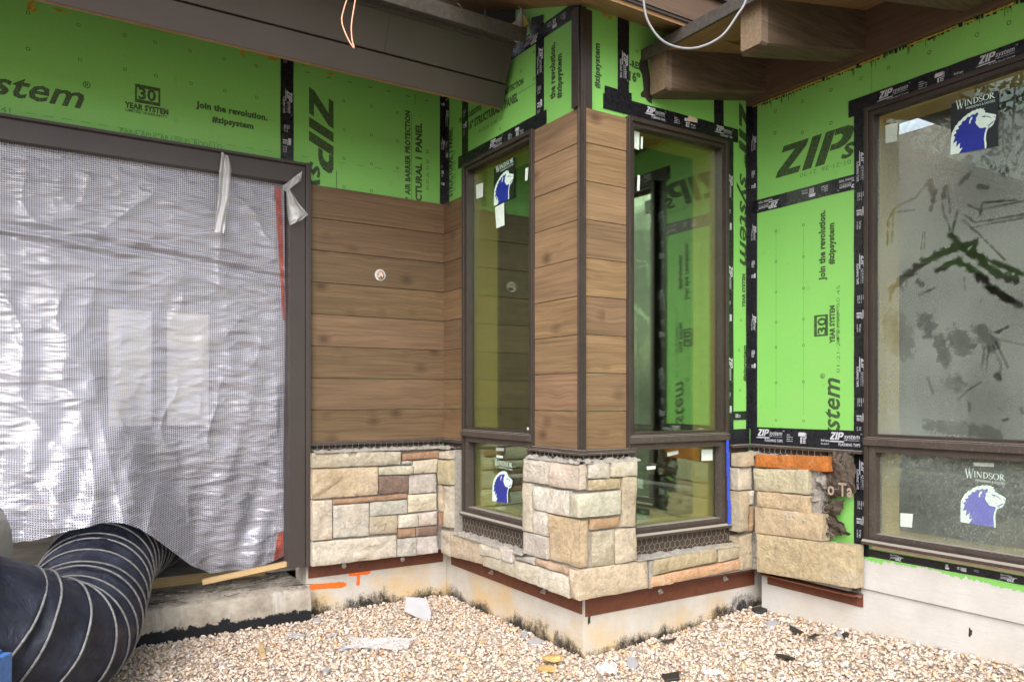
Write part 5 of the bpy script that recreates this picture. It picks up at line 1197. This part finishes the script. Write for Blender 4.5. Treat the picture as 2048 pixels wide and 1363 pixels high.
# ------------------------------------------------------------ flexible duct
CP = [PZ(430, 7.2, .66), PZ(372, 6.5, .64), PZ(312, 5.95, .62), PZ(252, 5.42, .60), PZ(208, 4.95, .555), PZ(180, 4.52, .46), PZ(152, 4.18, .355), PZ(108, 3.92, .36), PZ(58, 3.78, .43), PZ(8, 3.69, .50), PZ(-45, 3.60, .56), PZ(-120, 3.50, .60)]
RD = .312
def cat_rom(P, n):
    out = []
    for i in range(len(P) - 3):
        p0, p1, p2, p3 = P[i:i + 4]
        for k in range(n):
            t = k / n; out.append(.5 * ((2 * p1) + (p2 - p0) * t + (2 * p0 - 5 * p1 + 4 * p2 - p3) * t * t + (3 * p1 - p0 - 3 * p2 + p3) * t ** 3))
    out.append(P[-2].copy()); return out
ctr = cat_rom([2 * CP[0] - CP[1]] + CP + [2 * CP[-1] - CP[-2]], 40)
acc = [0]
for a, b in zip(ctr, ctr[1:]): acc.append(acc[-1] + (b - a).length)
def along(x):
    x = min(max(x, 0), acc[-1] - 1e-4); i = np.searchsorted(acc, x, side='right') - 1; t = (x - acc[i]) / max(acc[i + 1] - acc[i], 1e-6); return ctr[i] * (1 - t) + ctr[i + 1] * t
LT = acc[-1]; pitch = .116; NR = int(LT / pitch)
def frame(x):
    t = (along(x + .02) - along(x - .02)).normalized(); a = t.cross(Vector((0, 0, 1))).normalized(); return along(x), t, a, a.cross(t)
du = thing('flexible_duct', 'large black flexible air duct with grey hoops coming out of the doorway', 'duct', Vector((ctr[200].x, ctr[200].y, 0)))
P = []; xs = np.arange(.02, LT - .02, .0125)
for x in xs:
    c, t, a, b = frame(x); ph = (x / pitch) % 1; sag = math.sin(ph * math.pi); row = []
    for k in range(73):
        th = 2 * math.pi * k / 72; q = Vector((math.cos(th) * 2.0, math.sin(th) * 2.0, x * 1.3))
        wr = .026 * sag * noise.noise(q) + .020 * sag * noise.noise(Vector((th * 3.2 + x * 4, x * 2, 7))) * 1.2 + .006 * noise.noise(q * 4)
        r_ = RD * (1 - .055 * sag) + wr; row.append(tuple(c + (a * math.cos(th) + b * math.sin(th)) * r_))
    P.append(row)
grid_obj('duct_fabric', P, M['duct'], du)
for i in range(NR + 1):
    c, t, a, b = frame(i * pitch); tilt = t * .035 * math.sin(i * 2.1) + a * .0 + b * .008 * math.sin(i * 1.3); pts = []
    for k in range(49):
        th = 2 * math.pi * k / 48; pts.append(c + (a * math.cos(th) + b * math.sin(th)) * (RD + .003) + tilt * math.sin(th) + t * .006 * noise.noise(Vector((th * 2, i, 0))))
    m = MB(); m.tube(pts, .0060, 6, cap=False); m.build('hoop', M['hoop'], du, smooth=True)
# collar and machine it serves, just inside the left edge of the picture
c, t, a, b = frame(acc[40 * 6 + 22]); t = (t + Vector((-.15, 0, .0))).normalized()
co = thing('blower_collar', 'grey metal blower collar at the left edge, joined to the duct', 'duct collar', PY(-60, 1300, 3.66))
m = MB(); c0 = PY(-14, 1168, 3.58); ax = Vector((-.93, -.32, .10)).normalized(); pts = [c0 + ax * x for x in (0, .02, .03, .25, .26, .6)]; m.tube(pts, [.30, .335, .345, .345, .335, .33], 48); m.build('collar_ring', M['collar'], co, smooth=False)
m = MB()
for x in (.035, .24):
    aa = ax.cross(Vector((0, 0, 1))).normalized(); bb = aa.cross(ax); m.tube([c0 + ax * x + (aa * math.cos(q) + bb * math.sin(q)) * .348 for q in np.linspace(0, 2 * math.pi, 49)], .006, 6, cap=False)
m.build('rim', M['collar'], co)
mb = MB(); p = PY(-30, 1350, 3.30); e = Vector((1, 0, 0)); 
for (x0, x1, y0, y1, z0, z1) in ((-.6, .085, -.05, .05, -.10, .085), (-.6, .05, -.04, .04, .085, .10)):
    V8 = [p + Vector((x, y, z)) for z in (z0, z1) for y in (y0, y1) for x in (x0, x1)]
    for f in ((0, 1, 3, 2), (4, 6, 7, 5), (0, 4, 5, 1), (2, 3, 7, 6), (1, 5, 7, 3), (0, 2, 6, 4)): mb.face([V8[i] for i in f])
tag(mb.build('machine_skid', M['blue'], None, bevel=.006), 'blue painted steel skid corner at the lower left edge', 'skid')

# ------------------------------------------------------------ gravel
rng = np.random.default_rng(5)
def gravel(n, x0, x1, y0, y1, size, zoff, seed):
    r = np.random.default_rng(seed); pts = r.uniform((x0, y0), (x1, y1), (n, 2)); dx = pts[:, 0] - P1[0]; dy = pts[:, 1] - P1[1]
    a = dx * U[0] + dy * U[1]; b = dx * W[0] + dy * W[1]
    ok = ((a < .05) & (b > np.where(a < -1.1, .06, -.05))) | ((a >= .05) & (a < LC + .035) & (b > LB - .05)); pts = pts[ok]; return pts
bm = bmesh.new(); bmesh.ops.create_icosphere(bm, subdivisions=1, radius=1); base_v = np.array([v.co[:] for v in bm.verts]); base_f = np.array([[v.index for v in f.verts] for f in bm.faces]); bm.free()
def gravel_mesh(name, pts, lo, hi, seed, lift):
    r = np.random.default_rng(seed); n = len(pts); nv = len(base_v)
    k = 24; shapes = base_v[None] * (1 + .42 * r.standard_normal((k, nv, 1)).clip(-1.6, 1.4)) * .9; shapes = np.where(np.abs(shapes) > .72, np.sign(shapes) * (.72 + .2 * (np.abs(shapes) - .72)), shapes)
    sz = np.exp(r.uniform(np.log(lo), np.log(hi), n)); sc = np.stack([sz * r.uniform(.8, 1.5, n), sz * r.uniform(.6, 1.05, n), sz * r.uniform(.32, .75, n)], 1)
    V = shapes[r.integers(0, k, n)] * sc[:, None, :]
    q = r.normal(size=(n, 4)) * np.array([1.6, .45, .45, 1.6]); q /= np.linalg.norm(q, axis=1, keepdims=True); w_, x_, y_, z_ = q.T
    Rm = np.stack([np.stack([1 - 2 * (y_ ** 2 + z_ ** 2), 2 * (x_ * y_ - z_ * w_), 2 * (x_ * z_ + y_ * w_)], 1), np.stack([2 * (x_ * y_ + z_ * w_), 1 - 2 * (x_ ** 2 + z_ ** 2), 2 * (y_ * z_ - x_ * w_)], 1), np.stack([2 * (x_ * z_ - y_ * w_), 2 * (y_ * z_ + x_ * w_), 1 - 2 * (x_ ** 2 + y_ ** 2)], 1)], 1)
    V = np.einsum('nij,nvj->nvi', Rm, V); gz = .10 * np.maximum(0, pts[:, 0] - .8) + r.uniform(-.006, lift, n)
    V += np.stack([pts[:, 0], pts[:, 1], gz], 1)[:, None, :]
    Fc = (base_f[None] + (np.arange(n) * nv)[:, None, None]).reshape(-1, 3)
    me = bpy.data.meshes.new(name); me.vertices.add(n * nv); me.vertices.foreach_set('co', V.ravel()); me.loops.add(len(Fc) * 3); me.loops.foreach_set('vertex_index', Fc.ravel()); me.polygons.add(len(Fc)); me.polygons.foreach_set('loop_start', np.arange(len(Fc)) * 3); me.polygons.foreach_set('loop_total', np.full(len(Fc), 3)); me.update(calc_edges=True)
    pal = np.array([(.60, .48, .37), (.66, .56, .46), (.55, .42, .31), (.58, .47, .39), (.70, .62, .54), (.62, .42, .22), (.42, .38, .35), (.52, .36, .28), (.58, .30, .16)]); pr = np.array([.24, .22, .16, .14, .10, .055, .045, .03, .01]); ci = pal[r.choice(len(pal), n, p=pr / pr.sum())] * r.uniform(.78, 1.1, (n, 1)) * np.array([[1., 1.01, 1.05]])
    at = me.attributes.new('col', 'FLOAT_COLOR', 'POINT'); at.data.foreach_set('color', np.concatenate([np.repeat(ci, nv, 0), np.ones((n * nv, 1))], 1).ravel())
    me.materials.append(M['gravel']); o = bpy.data.objects.new(name, me); link(o, None, (0, 0, 0)); tag(o, 'pale tan crushed gravel covering the ground in front of the walls', 'gravel', kind='stuff'); return o
g1 = gravel(78000, -3.0, 3.4, 3.0, 6.5, 0, 0, 1); gravel_mesh('gravel', g1, .0060, .023, 2, .014)
# ------------------------------------------------------------ loose things on the gravel
def flat_rock(name, label, cat, pix, mat, th=.03, tilt=0.0, lift=.0, face_cam=False):
    "a slab whose outline is given by photo pixels; lies on the gravel or stands facing the viewer"
    c = gpix(sum(p[0] for p in pix) / len(pix), max(p[1] for p in pix) if face_cam else sum(p[1] for p in pix) / len(pix)); pts = []
    for px, py in pix:
        if face_cam: v = PY(px, py, c.y); v.y += (v.z - c.z) * .45; v.x *= (1 + (v.y - c.y) / c.y); v.z = HC + (HY - py) / F * v.y; pts.append(v)
        else:
            v = gpix(px, py); v.z += .018 + lift + tilt * (v.x - c.x); pts.append(v)
    n = (pts[1] - pts[0]).cross(pts[2] - pts[0]).normalized()
    if n.z < 0: n = -n
    m = MB(); lo = [p - n * th for p in pts]; m.face(pts); m.face(lo[::-1])
    for i in range(len(pts)): j = (i + 1) % len(pts); m.face([pts[i], lo[i], lo[j], pts[j]])
    return tag(m.build(name, mat, None, bevel=.004), label, cat)
flat_rock('stone_slab', 'pale angular stone slab leaning at the inner foundation corner', 'stone slab', [(811, 1192), (853, 1195), (863, 1224), (861, 1238), (847, 1240), (809, 1222)], M['slab'], .028, face_cam=True)
flat_rock('wood_scrap', 'small tan wood offcut on the gravel below the concrete step', 'wood scrap', [(515, 1293), (527, 1291), (532, 1314), (520, 1317)], M['batten'], .016)
flat_rock('slate_chip', 'grey triangular slate chip left of the clear plastic film', 'slate chip', [(676, 1302), (689, 1281), (695, 1302)], M['slate'], .012, .2)
flat_rock('slate_chip', 'long pale slate chip on the gravel below the spray paint', 'slate chip', [(654, 1277), (677, 1267), (676, 1271), (656, 1279)], M['slab'], .012)
flat_rock('slate_chip', 'white flat chip nearest the foot of the concrete step', 'slate chip', [(572, 1268), (590, 1270), (612, 1272), (608, 1279), (580, 1276)], M['slab'], .012)
flat_rock('slate_chip', 'pale flat chip just right of the black membrane end', 'slate chip', [(626, 1240), (640, 1238), (642, 1247), (632, 1250)], M['slab'], .014)
flat_rock('slate_chip', 'grey chip tilted in the gravel near the bottom left', 'slate chip', [(640, 1340), (650, 1334), (660, 1346), (654, 1352)], M['slate'], .014, .3)
flat_rock('slate_chip', 'round pale chip against the foundation left of the corner', 'slate chip', [(1040, 1268), (1054, 1264), (1057, 1274), (1048, 1280)], M['slab'], .02)
flat_rock('slate_chip', 'flat grey stone chip beside the foundation corner', 'slate chip', [(1055, 1285), (1072, 1278), (1086, 1284), (1080, 1293), (1062, 1293)], M['slab'], .02)
flat_rock('slate_chip', 'bright white chip on the gravel under the unfinished stonework', 'slate chip', [(1531, 1247), (1545, 1243), (1559, 1248), (1556, 1255), (1536, 1256)], M['slab'], .02)
flat_rock('slate_chip', 'pale blue grey chip beside the smallest black scrap', 'slate chip', [(1670, 1266), (1682, 1266), (1684, 1273), (1674, 1275)], M['slab'], .016)
flat_rock('slate_chip', 'large pale chip right of the clear plastic wad', 'slate chip', [(1252, 1318), (1266, 1313), (1278, 1330), (1270, 1344), (1256, 1338)], M['slab'], .02)
flat_rock('black_scrap', 'torn black scrap with pointed end below the bolt', 'scrap', [(1577, 1256), (1590, 1261), (1609, 1270), (1600, 1273), (1586, 1276)], M['scrap'], .008, -.2, .012)
flat_rock('black_scrap', 'short curved black scrap in the middle of the right gravel', 'scrap', [(1613, 1282), (1630, 1275), (1638, 1278), (1625, 1283)], M['scrap'], .008, .1, .012)
flat_rock('black_scrap', 'smallest rounded black scrap near the white foundation', 'scrap', [(1683, 1275), (1694, 1270), (1698, 1275), (1690, 1280)], M['scrap'], .014, 0, .012)
flat_rock('black_scrap', 'long black scrap nearest the bottom of the picture', 'scrap', [(1550, 1316), (1565, 1317), (1591, 1325), (1585, 1329), (1568, 1324), (1554, 1321)], M['scrap'], .01, 0, .014)
flat_rock('black_scrap', 'black scrap tucked under the inner corner of the right foundation', 'scrap', [(1503, 1222), (1520, 1219), (1535, 1224), (1528, 1230), (1510, 1230)], M['scrap'], .02, 0, .01)
flat_rock('black_scrap', 'dark brown shard cut by the bottom edge of the picture', 'scrap', [(1322, 1358), (1358, 1352), (1359, 1366), (1330, 1370)], M['scrap'], .015, 0, .015)
flat_rock('black_scrap', 'thin black strip in the gravel along the front foundation', 'scrap', [(1320, 1289), (1340, 1286), (1354, 1281), (1348, 1288), (1330, 1293)], M['scrap'], .008, 0, .012)
# ochre rock in two leaves
t = thing('ochre_rock', 'layered ochre rock on the gravel left of the foundation corner', 'rock', gpix(1100, 1335))
for k, (px, py, rx, rz, dz_) in enumerate(((1106, 1330, .062, .018, .045), (1093, 1342, .056, .014, .018))):
    bm = bmesh.new(); bmesh.ops.create_icosphere(bm, subdivisions=3, radius=1)
    for v in bm.verts: f_ = 1 + .3 * noise.fractal(v.co * 1.7 + Vector((k * 9, 0, 0)), .8, 2, 4); v.co = Vector((v.co.x * rx * f_, v.co.y * rx * .8 * f_, v.co.z * rz * f_))
    me = bpy.data.meshes.new('rock_leaf'); bm.to_mesh(me); bm.free(); me.materials.append(M['ochre']); p = gpix(px, py); p.z += dz_; link(bpy.data.objects.new('rock_leaf', me), t, p)
def film(name, label, c, sx, sy, amp, seed, n=26, h=.02):
    P = []
    for j in range(n + 1):
        row = []
        for i in range(n + 1):
            u, v = i / n * 2 - 1, j / n * 2 - 1; r_ = 1 + .35 * noise.noise(Vector((u * 1.4, v * 1.4, seed))); x = c.x + u * sx * r_; y = c.y + v * sy * r_
            row.append((x, y, c.z + h + amp * (.6 + noise.fractal(Vector((u * 2.2, v * 2.2, seed)), .7, 2, 4)) * (1 - .6 * max(abs(u), abs(v)))))
        P.append(row)
    return tag(grid_obj(name, P, M['poly'], smooth=False), label, 'plastic film')
film('plastic_film', 'long scrap of clear plastic film lying on the left gravel', gpix(762, 1292), .20, .10, .03, 3); film('plastic_film', 'crumpled clear plastic wad near the bottom centre', gpix(1215, 1348), .065, .06, .06, 6); film('plastic_film', 'flat clear plastic scrap at the bottom right of centre', gpix(1425, 1352), .05, .04, .02, 9)
# black membrane strip at the step end
m = MB(); P0 = [gpix(470, 1257), gpix(540, 1243), gpix(600, 1232), gpix(640, 1226)]
m.tube([p + Vector((0, .02, .03)) for p in P0], .022, 8); tag(m.build('membrane_strip', M['scrap'], None), 'ragged black membrane strip at the foot of the concrete step', 'membrane')

# ------------------------------------------------------------ wires and cables
def wire(name, label, pts, r_, mat):
    c = cat_rom([2 * pts[0] - pts[1]] + pts + [2 * pts[-1] - pts[-2]], 12); m = MB(); m.tube(c, r_, 8); return tag(m.build(name, M[mat], None, smooth=True), label, 'cable')
YW = 4.30
wire('copper_wire', 'looped copper wire hanging from the left gutter', [PY(720, -80, 4.52), PY(704, -30, 4.46), PY(688, 18, 4.40), PY(684, 45, 4.38), PY(696, 78, 4.36), PY(708, 96, 4.36), PY(704, 78, 4.37), PY(703, 50, 4.39), PY(709, 10, 4.42), PY(720, -60, 4.50)], .0042, 'copper')
wire('grey_cable', 'pale grey cable drooping in an arc before the timber rafters', [PY(1284, -60, 3.9), PY(1287, 0, 3.9), PY(1297, 45, 3.9), PY(1330, 85, 3.9), PY(1385, 97, 3.9), PY(1440, 75, 3.9), PY(1475, 30, 3.9), PY(1492, 0, 3.9), PY(1505, -60, 3.9)], .0062, 'grey_cable')
gb = lambda px, py, d=.05: wp('B', *pw('B', px, py, d), d)
wire('grey_cable', 'grey cable slanting in the dark gap above the gutter', [gb(925, 16), gb(945, 5), gb(975, -12)], .007, 'grey_cable'); wire('grey_cable', 'short vertical grey cable in the dark gap above the gutter', [gb(970, -10), gb(971, 10), gb(970, 40)], .007, 'grey_cable')
wire('grey_cable', 'curved grey cable dropping onto the gutter end', [gb(1015, -10), gb(1035, 10), gb(1050, 30), gb(1060, 60), gb(1062, 80)], .006, 'grey_cable'); wire('copper_wire', 'orange wire curling behind the left gutter edge', [gb(890, -6, .2), gb(905, 2, .2), gb(918, 8, .2), gb(924, 16, .2)], .005, 'copper')
m = MB(); a = pw('B', 1038, 60, .06); m.tube([wp('B', a[0], 3.98, .06), wp('B', a[0], 4.06, .06), wp('B', a[0] + .01, 4.13, .06), wp('B', a[0] + .03, 4.18, .06)], [.032, .032, .02, .006], 14); tag(m.build('cable_bag', M['slate'], None), 'dull grey bottle shaped bag hanging in the gap above the gutter', 'bag')

# ------------------------------------------------------------ trees opposite, seen only mirrored in the glass
def tree(label, x, y, h, rad, seed):
    rn = random.Random(seed); t = thing('leafy_tree', label, 'tree', (x, y, 0), 'trees mirrored in the windows'); m = MB(); tips = []
    m.tube([(x, y, -.1), (x + .1, y, h * .25), (x + .05, y + .1, h * .5), (x, y, h * .8)], [.2, .16, .11, .03], 8)
    for k in range(16):
        z0 = h * rn.uniform(.25, .7); a = rn.uniform(0, 6.28); L = rad * rn.uniform(.6, 1.0); p = Vector((x, y, z0)); q = p + Vector((math.cos(a) * L * .5, math.sin(a) * L * .5, L * .35)); e = p + Vector((math.cos(a) * L, math.sin(a) * L, L * rn.uniform(.3, .9))); m.tube([p, q, e], [.05, .03, .01], 5); tips += [q, e, (q + e) / 2]
    m.build('trunk', M['bark'], t); r = np.random.default_rng(seed); n = 9000; T = np.array([tuple(v) for v in tips] + [(x, y, h * .8)]); c = T[r.integers(0, len(T), n)] + r.normal(size=(n, 3)) * rad * .2
    A = r.normal(size=(n, 3)); A /= np.linalg.norm(A, axis=1, keepdims=True); B = np.cross(A, r.normal(size=(n, 3))); B /= np.linalg.norm(B, axis=1, keepdims=True); L = r.uniform(.05, .11, (n, 1)); Vv = np.stack([c - A * L, c + B * L * .5, c + A * L, c - B * L * .5], 1).reshape(-1, 3)
    me = bpy.data.meshes.new('crown'); o0 = Vector(T.mean(0)); me.from_pydata((Vv - np.array(o0)).tolist(), [], (np.arange(n * 4).reshape(-1, 4)).tolist()); me.materials.append(M['leaf']); link(bpy.data.objects.new('crown', me), t, o0)
tree('broad leafy tree mirrored at the top of the largest window', -9.0, .5, 6.5, 2.6, 1); tree('leafy tree mirrored at the right side of the largest window', -7.5, -3.5, 6.0, 2.4, 2); tree('leafy tree mirrored in the window right of the column', 9.0, 1.5, 6.5, 2.5, 3); tree('tall leafy tree mirrored behind the others in the largest window', -12.5, 4.6, 10.5, 3.6, 4)
